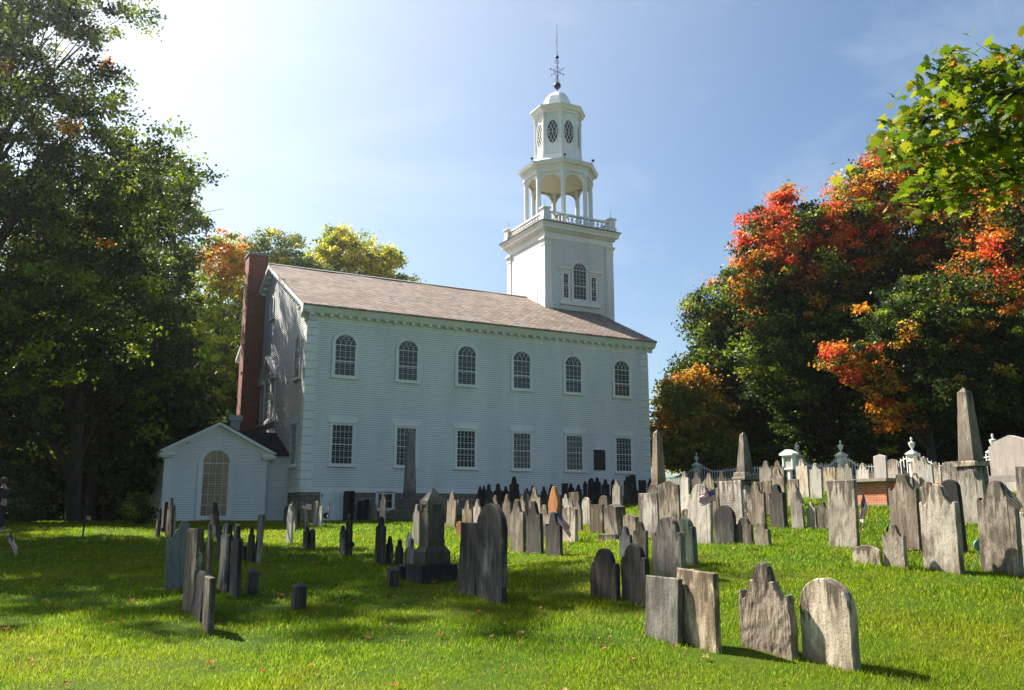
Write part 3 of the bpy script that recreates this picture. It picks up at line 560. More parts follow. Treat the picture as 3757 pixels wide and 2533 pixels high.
# ------------------------------------------------------------------ grave markers and flags
def marker(p,label,m_,rad=.085,h=.42,lean=0):
    e=empty('grave_marker',at(p),R(-20)); tag(e,label,'marker','round bronze grave markers')
    mb=MB(); mb.tube([(0,0,-.1),(lean,0,h-.06)],.008,5); mb.build('stake',m_,e)
    mb=MB(); n=20; mb.slab([(rad*cos(2*PI*k/n),rad*sin(2*PI*k/n)) for k in range(n)],-.008,.008,lambda a,z,q:(lean+a,q,h+z)); 
    inn=[(rad*.82*cos(2*PI*k/n),rad*.82*sin(2*PI*k/n)) for k in range(n)]; out=[(rad*.97*cos(2*PI*k/n),rad*.97*sin(2*PI*k/n)) for k in range(n)]
    mb.ring(inn,out,.008,.014,lambda a,z,q:(lean+a,-q,h+z)); mb.slab([(.035*cos(2*PI*k/5+.3),.035*sin(2*PI*k/5+.3)) for k in range(5)],.008,.013,lambda a,z,q:(lean+a,-q,h+z)); mb.build('disc',m_,e)
marker((1.84,-34.54),'verdigris round marker leaning by the big right-edge stone',M['verdigris'],.085,.36,.16)
marker((1.63,-33.28),'black round marker behind the small shouldered stone at right',M['iron'],.075,.5)
marker((-1.60,-10.46),'black round marker on a thin stake near the white basement door',M['iron'],.11,.45)
marker((-4.50,-23.07),'black round marker against the right side of the taller dark stone on the mid lawn',M['iron'],.08,.32)
def flag(p,ztop,label,tilt=0,beta=65,yaw=0,sz=.42,seed=0,toground=True):
    g0=H(*p); e=empty('small_flag',(p[0],p[1],g0),R(yaw)); tag(e,label,'flag','small striped flags on graves')
    hoist=sz*.62; fly=sz; tl=R(tilt); up=Vector((sin(tl),0,cos(tl))); topp=Vector((0,0,0))+up*(ztop-g0)
    mb=MB(); mb.tube([(0,0,-.08) if toground else topp-up*(hoist+.2),topp+up*.03],.0045,5); mb.build('staff',simple('thin_staff',(.12,.09,.05),.6) if 'staffm' not in M else M['staffm'],e)
    be=R(beta); fd=Vector((cos(be)*.96,cos(be)*.28,-sin(be))); nv=fd.cross(up).normalized(); rn=random.Random(seed); ph=rn.random()*6
    ni,nj=18,26; mb=MB(); vs=[]
    for i in range(ni+1):
        for j in range(nj+1):
            s=i/ni;t_=j/nj; fold=.035*sz/.42*sin(t_*9+ph+s*3)*s+.02*sin(s*8+ph)
            vs.append(topp-up*(hoist*t_*(1-.25*s*(beta/90)))+fd*(fly*s)+nv*fold)
    k=nj+1
    for i in range(ni):
        for j in range(nj):
            st=j//2; mi=(2 if (i<7 and j<14) else (0 if st%2==0 else 1)); mb.f.append((i*k+j,(i+1)*k+j,(i+1)*k+j+1,i*k+j+1)); mb.m.append(mi)
    mb.v=[tuple(v) for v in vs]
    # stars
    for a in range(6):
        for b_ in range(5):
            i=a*1.1+.5+(.0 if b_%2==0 else .3); j=b_*2.7+1.2; i0=int(i);j0=int(j); P0=vs[i0*k+j0]; du=(vs[(i0+1)*k+j0]-P0)*.5; dv=(vs[i0*k+j0+1]-P0)*.9; n_=du.cross(dv).normalized()*.0025
            for sg in (1,-1): mb.add([P0+du*.2+n_*sg,P0+du+dv*.1+n_*sg,P0+du*.9+dv+n_*sg,P0+dv*.9+n_*sg],[(0,1,2,3)],1)
    me=bpy.data.meshes.new('cloth'); me.from_pydata(mb.v,[],mb.f)
    for m_ in (M['red'],M['fw'],M['blue']): me.materials.append(m_)
    me.polygons.foreach_set('material_index',mb.m); o=bpy.data.objects.new('cloth',me); COL.objects.link(o); o.parent=e
M['staffm']=simple('thin_staff',(.12,.09,.05),.6)
zc=CAM[2]
def zt(v,D): return CAM[2]+(1878-v)/3181*D
FL=[((-1.34,-27.48),zt(1866.4,18.3),'biggest striped flag, hanging over the shoulder of the blackest stone',-5,52,-28,0.46),
((0.98,-29.38),zt(1775,17.7),'striped flag hanging behind the large notched round-topped stone',0,70,-28,0.3),
((0.88,-29.90),zt(1794,17.2),'striped flag blowing left across the two crossed flags behind the notched stone',4,22,152,0.36),
((3.01,-28.26),zt(1809,19.6),'striped flag beside the right edge of the inscribed slab',0,76,-28,0.36),
((4.84,-28.06),zt(1770,20.6),'striped flag leaning on the slim stone left of the big lichened slab',0,64,-28,0.42),
((1.41,-33.28),zt(1793,14.5),'striped flag on a leaning staff in front of the brick table tomb',13,78,152,0.46),
((10.43,-26.50),zt(1700,24.5),'left one of two small flags by the urn post behind the grey streaked stone',0,76,-28,0.42),
((10.37,-26.70),zt(1700,24.3),'right one of two small flags by the urn post behind the grey streaked stone',0,60,-28,0.4),
((11.83,-27.11),zt(1735,24.6),'small flag tip in front of the thick arched marble',0,70,-28,0.36),
((0.67,-35.99),zt(1775,11.8),'striped flag beside the head of the big stone at the right edge',0,45,-28,0.36),
((-1.45,-26.27),zt(1806,19.3),'narrow red-white flag in the sunny row right of the black round-topped stone',0,80,-28,0.26),
((2.16,-6.68),zt(1864,38),'tiny flag at the right of the bright stone by the basement window',0,70,-28,0.2),
((-2.93,-12.06),zt(1843,31),'flag flying flat above the leaning slab by the foundation',0,14,-28,0.34),
((-2.34,-13.52),zt(1839,30),'flag hanging in front of the white basement door',0,80,152,0.42),
((-4.80,-20.04),zt(1907,23.2),'tiny upright flag behind the low dark pair of stones',0,78,152,0.24),
((-8.63,-29.53),zt(1985,13.2),'dark drooping flag between the crowded stones at left',14,74,152,0.46),
((-11.72,-18.96),zt(1946,21),'striped flag in the shade near the person at the left edge',0,62,-28,0.44),
((-9.50,1.70),zt(1887,40),'far small flag beyond the lone dark stone at left',0,20,-28,0.3),
((4.13,-10.00),zt(1821,36),'small dark flag behind the tall ogee-headed stone',0,70,152,0.34)]
for i,(p,z,lb,ti,be,yw,sz) in enumerate(FL): flag(p,z,lb,ti,be,yw,sz,i)
# ------------------------------------------------------------------ church
church=empty('church'); tag(church,'white clapboard church with a steeple, arched upper windows and a slate roof','church')
Lx=21.37; Yr=8.728; Zr=13.85; Ze=9.426; oh=.57; ov=.42; SL=(Zr-Ze)/(Yr+oh); By=2*Yr
fX=lambda a,z,n:(a,-n,z)          # on the long wall (faces -Y)
fY=lambda a,z,n:(-n,a,z)          # on the gable (faces -X)
def claps(mb,P,za,zb,rng,pitch=.118,lip=.026,mi=0):
    """lapped boards; rng(z) gives the (a0,a1) extent at height z; P maps (a,z,n)"""
    z=za
    while z<zb-.01:
        z2=min(z+pitch,zb); a0,a1=rng(z); b0,b1=rng(z2)
        if b1-b0>.01 or a1-a0>.01:
            mb.add([P(a0,z+.013,lip-.003),P(a1,z+.013,lip-.003),P(b1,z2,.002),P(b0,z2,.002)],[(0,1,2,3)],0)
            mb.add([P(a0,z,lip),P(a1,z,lip),P(a1,z+.013,lip-.003),P(a0,z+.013,lip-.003),P(a0,z,0),P(a1,z,0)],[(0,1,2,3),(0,4,5,1)],1)  # lower edge and underside coloured dark to stand for shade under the lap
        z=z2
roofz=lambda y: Zr-SL*abs(Yr-y)
mb=MB(); claps(mb,fX,0.12,9.0,lambda z:(.0,Lx)); 
def gr(z):
    if z<=roofz(0)-.1: return (0,By)
    d=(Zr-.12-z)/SL; return (max(0,Yr-d),min(By,Yr+d)) if d>0 else (Yr,Yr)
claps(mb,fY,.12,Zr-.2,gr)
mb.box(0,Lx,.001,By,0,9.0); mb.add([(.001,0,9.0),(.001,By,9.0),(.001,Yr,Zr-.15),(Lx,0,9.0),(Lx,By,9.0),(Lx,Yr,Zr-.15)],[(0,1,2),(3,5,4),(0,3,4,1),(0,2,5,3),(1,4,5,2)])
mb.box(-.03,Lx+.03,-.03,.001,-.05,.14); mb.box(-.03,.0,.0,By+.03,-.05,.14); mb.box(0,Lx,-.028,.001,8.72,8.99)
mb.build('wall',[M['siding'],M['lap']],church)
mb=MB(); mb.box(.04,Lx-.04,.04,By-.04,-3,-.001); mb.build('foundation',M['rubble'],church)
# corner quoins
def quoins(pos,ax):
    for (cx,sx,flip) in pos:
        mb=MB(); z=.16; k=0
        while z<8.7:
            h=min(.43,8.7-z); w=.56 if k%2==0 else .5
            x0,x1=(cx,cx+w*sx) if sx>0 else (cx+w*sx,cx)
            if ax=='c': 
                mb.box(min(cx-.045*sx,cx+w*sx),max(cx-.045*sx,cx+w*sx),-.048,-.002,z,z+h-.022)
                if flip: mb.box(-.045,-.004,-.001,w,z,z+h-.022)
            z+=h;k+=1
        if flip: mb.box(-.036,-.003,-.036,.49,.16,8.7,1)
        mb.box(min(cx-.03*sx,cx+.49*sx),max(cx-.03*sx,cx+.49*sx),-.037,-.0025,.16,8.7,1)
        mb.build('corner_quoins',[M['trim'],M['joint']],church)
quoins([(0,1,True),(Lx,-1,False)],'c')
# roof
mb=MB(); t=.13
for sgn in (1,-1):
    ye=-oh if sgn>0 else By+oh
    a=[(-ov,ye,Ze+.02),(Lx+ov,ye,Ze+.02),(Lx+ov,Yr,Zr+.02),(-ov,Yr,Zr+.02)]
    nx_,ny_=60,10; vs=[]
    for i in range(nx_+1):
        for j in range(ny_+1):
            s_=i/nx_; q_=j/ny_; sag=.045*sin(s_*PI*3.1+.6)*sin(q_*PI)+.02*sin(s_*29+q_*7)*q_**.5
            vs.append((-ov+s_*(Lx+2*ov),ye+(Yr-ye)*q_,Ze+.02+(Zr-Ze)*q_+sag))
    k=ny_+1; mb.add(vs,[(i*k+j,(i+1)*k+j,(i+1)*k+j+1,i*k+j+1) for i in range(nx_) for j in range(ny_)])
    mb.add([(p[0],p[1],p[2]-.1) for p in a]+a,[(0,1,2,3),(0,1,5,4),(1,2,6,5),(3,0,4,7)])
roof=mb.build('roof',M['slate'],church)
mb=MB(); mb.extr([(-.14,-.02),(0,.055),(.14,-.02)],(-ov,Yr,Zr+.04),(17.5,Yr,Zr+.04),(0,1,0)); mb.build('ridge_cap',M['tin'],roof)
# eave cornice with modillions, gable rakes
mb=MB(); prof=[(0,8.78),(.05,8.78),(.07,9.0),(.36,9.05),(.4,9.12),(.5,9.3),(.55,9.4),(0,9.42)]
mb.extr(prof,(-ov+.02,0,0),(Lx+ov-.02,0,0),(0,-1,0))
x=.05
while x<Lx: mb.box(x,x+.17,-.34,-.06,8.93,9.045); x+=.5
mb.extr([(0,8.78),(.05,8.78),(.07,9.0),(.3,9.05),(.36,9.3),(.4,9.4),(0,9.42)],(0,-.5,0),(0,.75,0),(-1,0,0))
mb.build('eave_cornice',M['trim'],church)
mb=MB(); sl=math.atan(SL)
for sgn in (1,-1):
    ye=-oh if sgn>0 else By+oh
    for (n0,n1,d0,d1) in ((.0,.40,-.12,-.30),(.0,.05,-.30,-.62),(.38,.43,-.04,-.26)):
        A=(ye,Ze);B=(Yr,Zr)
        if n1<.1: A=(0 if sgn>0 else By,roofz(0))
        mb.add([(-n0,A[0],A[1]+d0),(-n1,A[0],A[1]+d0),(-n1,A[0],A[1]+d1),(-n0,A[0],A[1]+d1),(-n0,B[0],B[1]+d0),(-n1,B[0],B[1]+d0),(-n1,B[0],B[1]+d1),(-n0,B[0],B[1]+d1)],[(0,1,2,3),(4,7,6,5),(0,4,5,1),(1,5,6,2),(2,6,7,3),(3,7,4,0)])
    q_=.6
    while q_<Yr-.3:
        y=q_ if sgn>0 else By-q_; z=roofz(y)-.40; mb.box(-.32,-.055,y-.08,y+.08,z-.06,z+.09); q_+=.5
mb.build('gable_rake',M['trim'],church)
# windows
def arch(c,w,z0,zs,n=16,extra=0):
    r=w/2+extra; pts=[(c-r,z0-extra),(c+r,z0-extra)]
    return pts+[(c+r*cos(PI*i/n),zs+r*sin(PI*i/n)) for i in range(n+1)]
def window(par,P,c,w,z0,z1,arched,cols,rows,glass='glass',cw=.13,head=False,name='window',key=True,nrm=None,rail=True,sub=True,mt=.015,trace=True):
    zs=z1-w/2 if arched else z1
    if arched: inn=arch(c,w,z0,zs); out=arch(c,w,z0,zs,extra=cw)
    else: inn=[(c-w/2,z0),(c+w/2,z0),(c+w/2,z1),(c-w/2,z1)]; out=[(c-w/2-cw,z0-cw),(c+w/2+cw,z0-cw),(c+w/2+cw,z1+cw),(c-w/2-cw,z1+cw)]
    mb=MB(); mb.ring(inn,out,0,.06,P)
    if arched: mb.ring(arch(c,w,z0,zs,extra=cw-.05),arch(c,w,z0,zs,extra=cw+.035),.06,.085,P)
    if head: mb.slab([(c-w/2-.17,z1+cw+.03),(c+w/2+.17,z1+cw+.03),(c+w/2+.32,z1+cw+.36),(c-w/2-.32,z1+cw+.36)],0,.05,P); mb.slab([(c-w/2-.19,z1+cw-.01),(c+w/2+.19,z1+cw-.01),(c+w/2+.19,z1+cw+.03),(c-w/2-.19,z1+cw+.03)],0,.11,P)
    if arched and key: mb.slab([(c-.05,z1+cw-.04),(c+.05,z1+cw-.04),(c+.07,z1+cw+.13),(c-.07,z1+cw+.13)],0,.1,P)
    W=mb.build(name,M['trim'],par)
    tgt=W if sub else par
    mb=MB(); mb.slab([(c-w/2-cw-.05,z0-cw-.05),(c+w/2+cw+.05,z0-cw-.05),(c+w/2+cw+.05,z0-cw+.035),(c-w/2-cw-.05,z0-cw+.035)],0,.13,P)
    if sub: mb.build('sill',M['trim'],W)
    g_=MB(); g_.slab(inn,.018,.022,P); g_.build('pane',M[glass],tgt)
    mb2=MB(); nv=Vector(P(0,0,1))-Vector(P(0,0,0)); q=lambda a,z: P(a,z,.034)
    zr=z0+(zs-z0)*(.5 if not arched else .46)
    for i in range(1,cols): x=c-w/2+w*i/cols; mb2.bar(q(x,z0),q(x,zs if (trace or not arched) else zs+math.sqrt((w/2)**2-(x-c)**2)),mt,.018,nv)
    for j in range(1,rows): z=z0+(zs-z0)*j/rows; mb2.bar(q(c-w/2,z),q(c+w/2,z),mt,.016,nv)
    if rail: mb2.bar(q(c-w/2,zr if arched else (z0+z1)/2),q(c+w/2,zr if arched else (z0+z1)/2),.05,.03,nv)
    for x in (c-w/2+.02,c+w/2-.02): mb2.bar(q(x,z0),q(x,zs),.04,.02,nv)
    if arched:
        mb2.bar(q(c-w/2,zs),q(c+w/2,zs),.035,.022,nv); b=w/cols
        for i in range(cols if trace else 0):
            for sg in (1,-1):
                pts=[]; 
                for k in range(13):
                    a=PI/2*k/12; rr=2*b; x=c-w/2+b*i+rr-rr*cos(a); 
                    if sg<0: x=2*c-x
                    z=zs+rr*sin(a)
                    if (x-c)**2+(z-zs)**2>(w/2)**2*1.02: break
                    pts.append(q(x,z))
                for u,v in zip(pts[:-1],pts[1:]): mb2.bar(u,v,mt,.016,nv)
    mb2.build('muntins',M['trim'],tgt)
    return W
for i in range(6):
    c=2.02+3.4817*i
    window(church,fX,c,1.12,5.95,8.1,True,4,5)
    window(church,fX,c,1.12,1.40,3.35,False,5,6,head=True)
window(church,fY,1.74,1.12,5.95,8.1,True,4,5)
window(church,fY,1.74,1.12,1.40,3.35,False,5,6,head=True)
window(church,fY,Yr,.75,10.55,11.75,True,4,2,rail=False)
# palladian window of the gable: one part
pw=window(church,fY,Yr,1.55,4.35,7.35,True,5,6,name='palladian_window',cw=.12,key=False)
mb=MB()
for s_ in (-1,1):
    cc=Yr+s_*1.45; z0,z1=4.35,6.35
    mb.ring([(cc-.35,z0),(cc+.35,z0),(cc+.35,z1),(cc-.35,z1)],[(cc-.55,z0-.12),(cc+.55,z0-.12),(cc+.55,z1+.2),(cc-.55,z1+.2)],0,.08,fY)
    for k in (1,2): mb.bar(fY(cc-.35+.7*k/3,z0,.034),fY(cc-.35+.7*k/3,z1,.034),.02,.018,(1,0,0))
    for k in range(1,6): mb.bar(fY(cc-.35,z0+k*.333,.034),fY(cc+.35,z0+k*.333,.034),.02,.016,(1,0,0))
    mb.slab([(Yr+s_*.85,6.56),(Yr+s_*2.15,6.56),(Yr+s_*2.15,6.8),(Yr+s_*.85,6.8)][::s_],0,.22,fY)
    mb.slab([(Yr+s_*2.2,6.8),(Yr,8.2),(Yr,7.98),(Yr+s_*1.9,6.8)][::s_],0,.26,fY)
    mb.slab([(Yr+s_*1.9,6.8),(Yr,7.98),(Yr,7.86),(Yr+s_*1.7,6.8)][::s_],0,.1,fY)
mb.slab([(Yr-2.15,4.05),(Yr+2.15,4.05),(Yr+2.15,4.2),(Yr-2.15,4.2)],0,.16,fY); mb.build('side_light_frame',M['trim'],pw)
mb=MB()
for s_ in (-1,1): mb.slab([(Yr+s_*1.45-.35,4.35),(Yr+s_*1.45+.35,4.35),(Yr+s_*1.45+.35,6.35),(Yr+s_*1.45-.35,6.35)],.018,.022,fY)
mb.build('side_light_pane',M['glass'],pw)
# plaque, basement door, basement window, bulkhead
mb=MB(); mb.slab([(17.28,1.41),(18.07,1.41),(18.07,2.6),(17.28,2.6)],0,.05,fX); mb.ring([(17.33,1.46),(18.02,1.46),(18.02,2.55),(17.33,2.55)],[(17.28,1.41),(18.07,1.41),(18.07,2.6),(17.28,2.6)],.05,.07,fX)
rn=random.Random(3)
for k in range(13):
    a=17.42
    while a<17.93:
        l=rn.uniform(.02,.06); mb.slab([(a,2.44-k*.072),(a+l,2.44-k*.072),(a+l,2.465-k*.072),(a,2.465-k*.072)],.05,.054,fX); a+=l+.012
tag(mb.build('wall_plaque',M['plaque'],church),'dark bronze tablet with raised lines of small lettering')
mb=MB(); mb.slab([(1.0,-1.55),(2.18,-1.55),(2.18,-.02),(1.0,-.02)],-.02,.06,fX)
for k in range(1,5): mb.slab([(1.0+.236*k-.006,-1.5),(1.0+.236*k+.006,-1.5),(1.0+.236*k+.006,-.05),(1.0+.236*k-.006,-.05)],.06,.066,fX)
d_=mb.build('basement_door',M['trim'],church)
mb=MB(); mb.box(1.06,1.1,-.09,-.05,-.3,-.14); mb.build('hinge',M['iron'],d_)
window(church,lambda a,z,n:(a,.03-n,z),4.42,.82,-.82,-.1,False,2,2,cw=.1,rail=False,name='basement_window')
# chimney
mb=MB(); mb.box(-1.16,-.0,11.0,12.25,-2,15.02); mb.box(-1.45,-.001,10.93,12.32,-2,2.9); ch=mb.build('chimney',M['brick'],church)
mb=MB(); mb.box(-1.22,.05,10.93,12.32,15.022,15.14); mb.build('chimney_cap',M['slabstone'],ch)
mb=MB(); mb.tube([(-.06,10.97,13.9),(-.06,10.97,15.7)],.02,5); mb.tube([(.02,11.1,13.9),(.02,11.1,15.5)],.02,5); mb.build('lightning_rod',M['iron'],ch)
# ------------------------------------------------------------------ side wing with the big arched window
wing=empty('side_wing'); wing.parent=church
WX0,WX1,WY=-6.15,-1.13,2.2; WC=(WX0+WX1)/2-.08; WE=1.95; WR=3.36; WB=-1.6; WD=17.8
fW=lambda a,z,n:(a,WY-n,z)
def wg(z):
    if z<=WE: return (WX0,WX1)
    d=(WR-.1-z)/((WR-WE)/(WC-WX0)); d2=(WR-.1-z)/((WR-WE)/(WX1-WC)); return (max(WX0,WC-d),min(WX1,WC+d2)) if d>0 else (WC,WC)
mb=MB(); claps(mb,fW,-1.45,WR-.1,wg,.112); claps(mb,lambda a,z,n:(WX0-n,a,z),-1.45,WE,lambda z:(WY,WD),.112)
mb.box(WX0,WX1,WY+.001,WD,-2.2,WE); mb.add([(WX0,WY+.001,WE),(WX1,WY+.001,WE),(WC,WY+.001,WR-.1),(WX0,WD,WE),(WX1,WD,WE),(WC,WD,WR-.1)],[(0,1,2),(3,5,4),(0,2,5,3),(1,4,5,2)])
# link
claps(mb,lambda a,z,n:(a,2.62-n,z),-1.45,1.95,lambda z:(WX1,0),.112); mb.box(WX1,-.001,2.63,9.5,-2.2,1.95)
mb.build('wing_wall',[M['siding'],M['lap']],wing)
mb=MB(); mb.box(WX0+.03,WX1-.03,WY+.03,WD,-2.6,-1.5); mb.build('wing_footing',M['rubble'],wing)
mb=MB()
for (x,s_) in ((WX0,1),(WX1,-1)): mb.box(min(x-.02*s_,x+.3*s_),max(x-.02*s_,x+.3*s_),WY-.035,WY,-1.45,WE-.1)
mb.box(WX0-.035,WX0,WY-.03,WY+.3,-1.45,WE-.1); mb.box(WX0-.03,WX1+.02,WY-.03,WY,-1.6,-1.45)
mb.build('corner_board',M['trim'],wing)
mb=MB(); 
def rakeband(mb,ya,yb,da,db):
    for xe,s_ in ((WX0-.32,1),(WX1+.3,-1)):
        ze=WE-.02
        vs=[(xe,ya,ze+da),(xe,yb,ze+da),(xe,yb,ze+db),(xe,ya,ze+db),(WC,ya,WR+da+.07),(WC,yb,WR+da+.07),(WC,yb,WR+db+.07),(WC,ya,WR+db+.07)]
        mb.add(vs,[(0,1,2,3),(4,7,6,5),(0,4,5,1),(1,5,6,2),(2,6,7,3),(3,7,4,0)])
rakeband(mb,WY-.3,WY-.0,.0,-.15); rakeband(mb,WY-.06,WY,-.15,-.34)
mb.box(WX0-.32,WX0+.42,WY-.3,WY,WE-.24,WE-.05); mb.box(WX0-.24,WX0+.36,WY-.22,WY,WE-.34,WE-.24); mb.box(WX1-.42,WX1+.3,WY-.3,WY,WE-.24,WE-.05); mb.box(WX1-.36,WX1+.22,WY-.22,WY,WE-.34,WE-.24)
mb.box(WX0-.32,WX0,WY,WD,WE-.22,WE-.04); mb.box(WX0-.1,WX0,WY,WD,WE-.4,WE-.22)
mb.build('wing_cornice',M['trim'],wing)
mb=MB()
for xe in (WX0-.34,WX1+.32):
    mb.add([(xe,WY-.32,WE-.01),(WC,WY-.32,WR+.08),(WC,WD,WR+.08),(xe,WD,WE-.01),(xe,WY-.32,WE+.03),(WC,WY-.32,WR+.12),(WC,WD,WR+.12),(xe,WD,WE+.03)],[(0,1,2,3),(4,5,6,7),(0,1,5,4),(1,2,6,5),(2,3,7,6),(3,0,4,7)])
mb.add([(WC,2.4,1.9),(-.005,2.4,1.9),(-.005,6.0,3.36),(-1.4,6.0,3.4),(WC,6.0,3.4),(WC,2.4,1.86),(-.005,2.4,1.86),(-.005,9,3.36),(WC,9,3.4)],[(0,1,2,3,4),(5,6,1,0),(4,3,2,7,8)])
mb.build('wing_roof',M['tarroof'],wing)
window(wing,fW,-3.74,1.3,-1.2,2.02,True,4,5,glass='curtain',cw=.17,name='arched_window',sub=False,rail=False,trace=False)
for wy in (7.4,11.4,15.4): window(wing,lambda a,z,n:(WX0-n,a,z),wy,.95,-.45,1.2,False,3,4,cw=.1,sub=False)
mb=MB(); mb.tube([(-.9,2.28,1.82),(-1.0,2.12,1.72),(-1.2,2.1,1.6),(-1.2,2.1,-1.45)],.045,8); mb.build('downspout',M['tin'],wing)
mb=MB(); mb.box(-2.25,-1.72,7.7,8.2,3.0,4.1); mb.box(-2.36,-1.6,7.6,8.3,4.1,4.42); mb.build('roof_vent',M['tin'],wing)
mb=MB(); mb.tube([(-.6,4.4,2.6),(-.6,4.4,3.15)],.05,8); mb.build('vent_pipe',M['iron'],wing)
# ------------------------------------------------------------------ tower
TX,TY,w=20.27,Yr,2.738
tower=empty('tower'); tower.parent=church
mb=MB(); mb.box(TX-w+.01,TX+w-.01,TY-w+.01,TY+w-.01,-3,17.6)
for P in (lambda a,z,n:(TX+a,TY-w-n,z),lambda a,z,n:(TX-w-n,TY+a,z),lambda a,z,n:(TX+w+n,TY+a,z),lambda a,z,n:(TX+a,TY+w+n,z)): claps(mb,P,9.4,17.6,lambda z:(-w,w))
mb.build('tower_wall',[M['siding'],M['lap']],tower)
for sx in (-1,1):
    for sy in (-1,1):
        mb=MB(); x,y=TX+sx*w,TY+sy*w
        def bx(h,wd,z0,z1): mb.box(min(x+sx*h,x-sx*wd),max(x+sx*h,x-sx*wd),min(y+sy*h,y-sy*wd),max(y+sy*h,y-sy*wd),z0,z1)
        bx(.07,.47,9,17.0); bx(.1,.5,17.0,17.08); bx(.08,.48,17.081,17.3); bx(.13,.53,17.301,17.4); bx(.19,.58,17.401,17.52)
        if sx<0 and sy<0: bx(.1,.52,12.4,13.2)
        mb.build('corner_pilaster',M['trim'],tower)

def sq(mb,h,z0,z1,h1=None): mb.frus((TX,TY),z0,z1,h,h,h1 or h,h1 or h)
mb=MB(); sq(mb,w+.06,17.522,17.95); sq(mb,w+.14,17.951,18.05); sq(mb,w+.2,18.051,18.15,w+.3); sq(mb,w+.38,18.151,18.32); sq(mb,w+.4,18.321,18.52,w+.5)
for k in range(44):
    for sx in (-1,1):
        a=-w-.1+k*(2*w+.2)/43; mb.box(TX+a-.03,TX+a+.03,TY+sx*(w+.17)-.06,TY+sx*(w+.17)+.06,17.96,18.03); mb.box(TX+sx*(w+.17)-.06,TX+sx*(w+.17)+.06,TY+a-.03,TY+a+.03,17.96,18.03)
mb.build('tower_cornice',M['trim'],tower)
mb=MB(); sq(mb,w+.53,18.521,18.58); mb.build('roof_edge_flashing',M['tarroof'],tower)
fT=lambda a,z,n:(TX+a,TY-w-n,z)
window(tower,fT,0,1.07,13.42,16.0,True,4,7,cw=.14,name='arched_window',sub=False,key=False)
for s_ in (-1.13,1.13): window(tower,fT,s_,.42,13.42,15.1,False,2,5,cw=.13,name='side_window',sub=False)
mb=MB()
for s_ in (-1,1): mb.slab([(s_*.62,15.4),(s_*1.72,15.4),(s_*1.78,15.56),(s_*.62,15.56)][::s_],0,.2,fT); mb.slab([(s_*.62,15.24),(s_*1.62,15.24),(s_*1.62,15.4),(s_*.62,15.4)][::s_],0,.1,fT)
mb.slab([(-1.62,13.0),(1.62,13.0),(1.62,13.27),(-1.62,13.27)],0,.09,fT); mb.slab([(-1.7,12.92),(1.7,12.92),(1.7,13.0),(-1.7,13.0)],0,.15,fT); mb.build('window_hood',M['trim'],tower)
mb=MB(); mb.box(TX-w-.04,TX-w,TY-1.6,TY-.9,13.0,14.2) ; mb.build('access_hatch',M['trim'],tower)
mb=MB(); mb.tube([fT(2.1,17.5,.03),fT(2.1,12,.03)],.018,5); mb.build('lightning_cable',M['tin'],tower)
# balustrade
bal=empty('balustrade'); bal.parent=church
for sx in (-1,1):
    for sy in (-1,1):
        mb=MB(); c=(TX+sx*2.72,TY+sy*2.72); mb.frus(c,18.582,18.95,.29,.29,.29,.29); mb.frus(c,18.95,19.55,.235,.235,.235,.235); mb.frus(c,19.552,19.66,.31,.31,.31,.31); mb.frus(c,19.66,19.8,.29,.29,.05,.05); mb.build('post',M['trim'],bal)
        mb=MB(); mb.tube([(c[0],c[1],19.78),(c[0],c[1],20.25)],.012,5); mb.build('lightning_rod',M['iron'],bal)
def baluster(mb,x,y): mb.lathe((x,y),[(.075,18.86),(.075,18.9),(.045,18.93),(.09,19.03),(.1,19.1),(.05,19.22),(.04,19.27),(.075,19.3),(.075,19.32)],8,cap=False)
for k,(dx,dy) in enumerate(((0,-1),(-1,0),(1,0),(0,1))):
    mb=MB(); ra=MB()
    for i in range(14):
        a=-2.3+i*4.6/13
        x,y=(TX+a,TY+dy*2.72) if dx==0 else (TX+dx*2.72,TY+a); baluster(mb,x,y)
    if dx==0: ra.box(TX-2.48,TX+2.48,TY+dy*2.72-.13,TY+dy*2.72+.13,18.6,18.86); ra.box(TX-2.48,TX+2.48,TY+dy*2.72-.12,TY+dy*2.72+.12,19.32,19.44)
    else: ra.box(TX+dx*2.72-.13,TX+dx*2.72+.13,TY-2.48,TY+2.48,18.6,18.86); ra.box(TX+dx*2.72-.12,TX+dx*2.72+.12,TY-2.48,TY+2.48,19.32,19.44)
    mb.build('turned_balusters',M['trim'],bal); ra.build('rail',M['trim'],bal)
# open belfry
O8=PI/8
bel=empty('belfry'); bel.parent=church
for k in range(8):
    a=O8+k*PI/4; c=(TX+2.38*cos(a),TY+2.38*sin(a)); mb=MB()
    mb.lathe(c,[(.24,18.6),(.24,18.95),(.17,19.0),(.165,22.0),(.15,22.55),(.2,22.6),(.2,22.68),(.25,22.75),(.25,22.9)],14); mb.build('column',M['trim'],bel,smooth=False)
    # arch panel to the next column
    b=a+PI/4; c2=(TX+2.38*cos(b),TY+2.38*sin(b)); p=Vector((c[0],c[1],0));q=Vector((c2[0],c2[1],0)); d=(q-p); Ld=d.length; d.normalize(); nn=Vector((cos(a+O8),sin(a+O8),0)); r=Ld/2-.14; zs=21.95
    P=lambda s,z,n: tuple(p+d*s+nn*n+Vector((0,0,z)))
    mb=MB(); ns=14; inn=[(Ld/2-r*cos(PI*i/ns),zs+r*sin(PI*i/ns)*1.02) for i in range(ns+1)]; out=[(x_,22.9) for x_,_ in inn]; out[0]=(.02,22.9);out[-1]=(Ld-.02,22.9)
    inn=[(.02,21.2),(.06,21.6)]+inn+[(Ld-.06,21.6),(Ld-.02,21.2)]; out=[(-.0,21.2),(-.0,21.6)]+[(min(x_,22.9) if False else x_,z_) for x_,z_ in out]+[(Ld,21.6),(Ld,21.2)]
    mb.ring(inn,out,-.07,.07,P,closed=False); mb.build('arch_panel',M['trim'],bel)
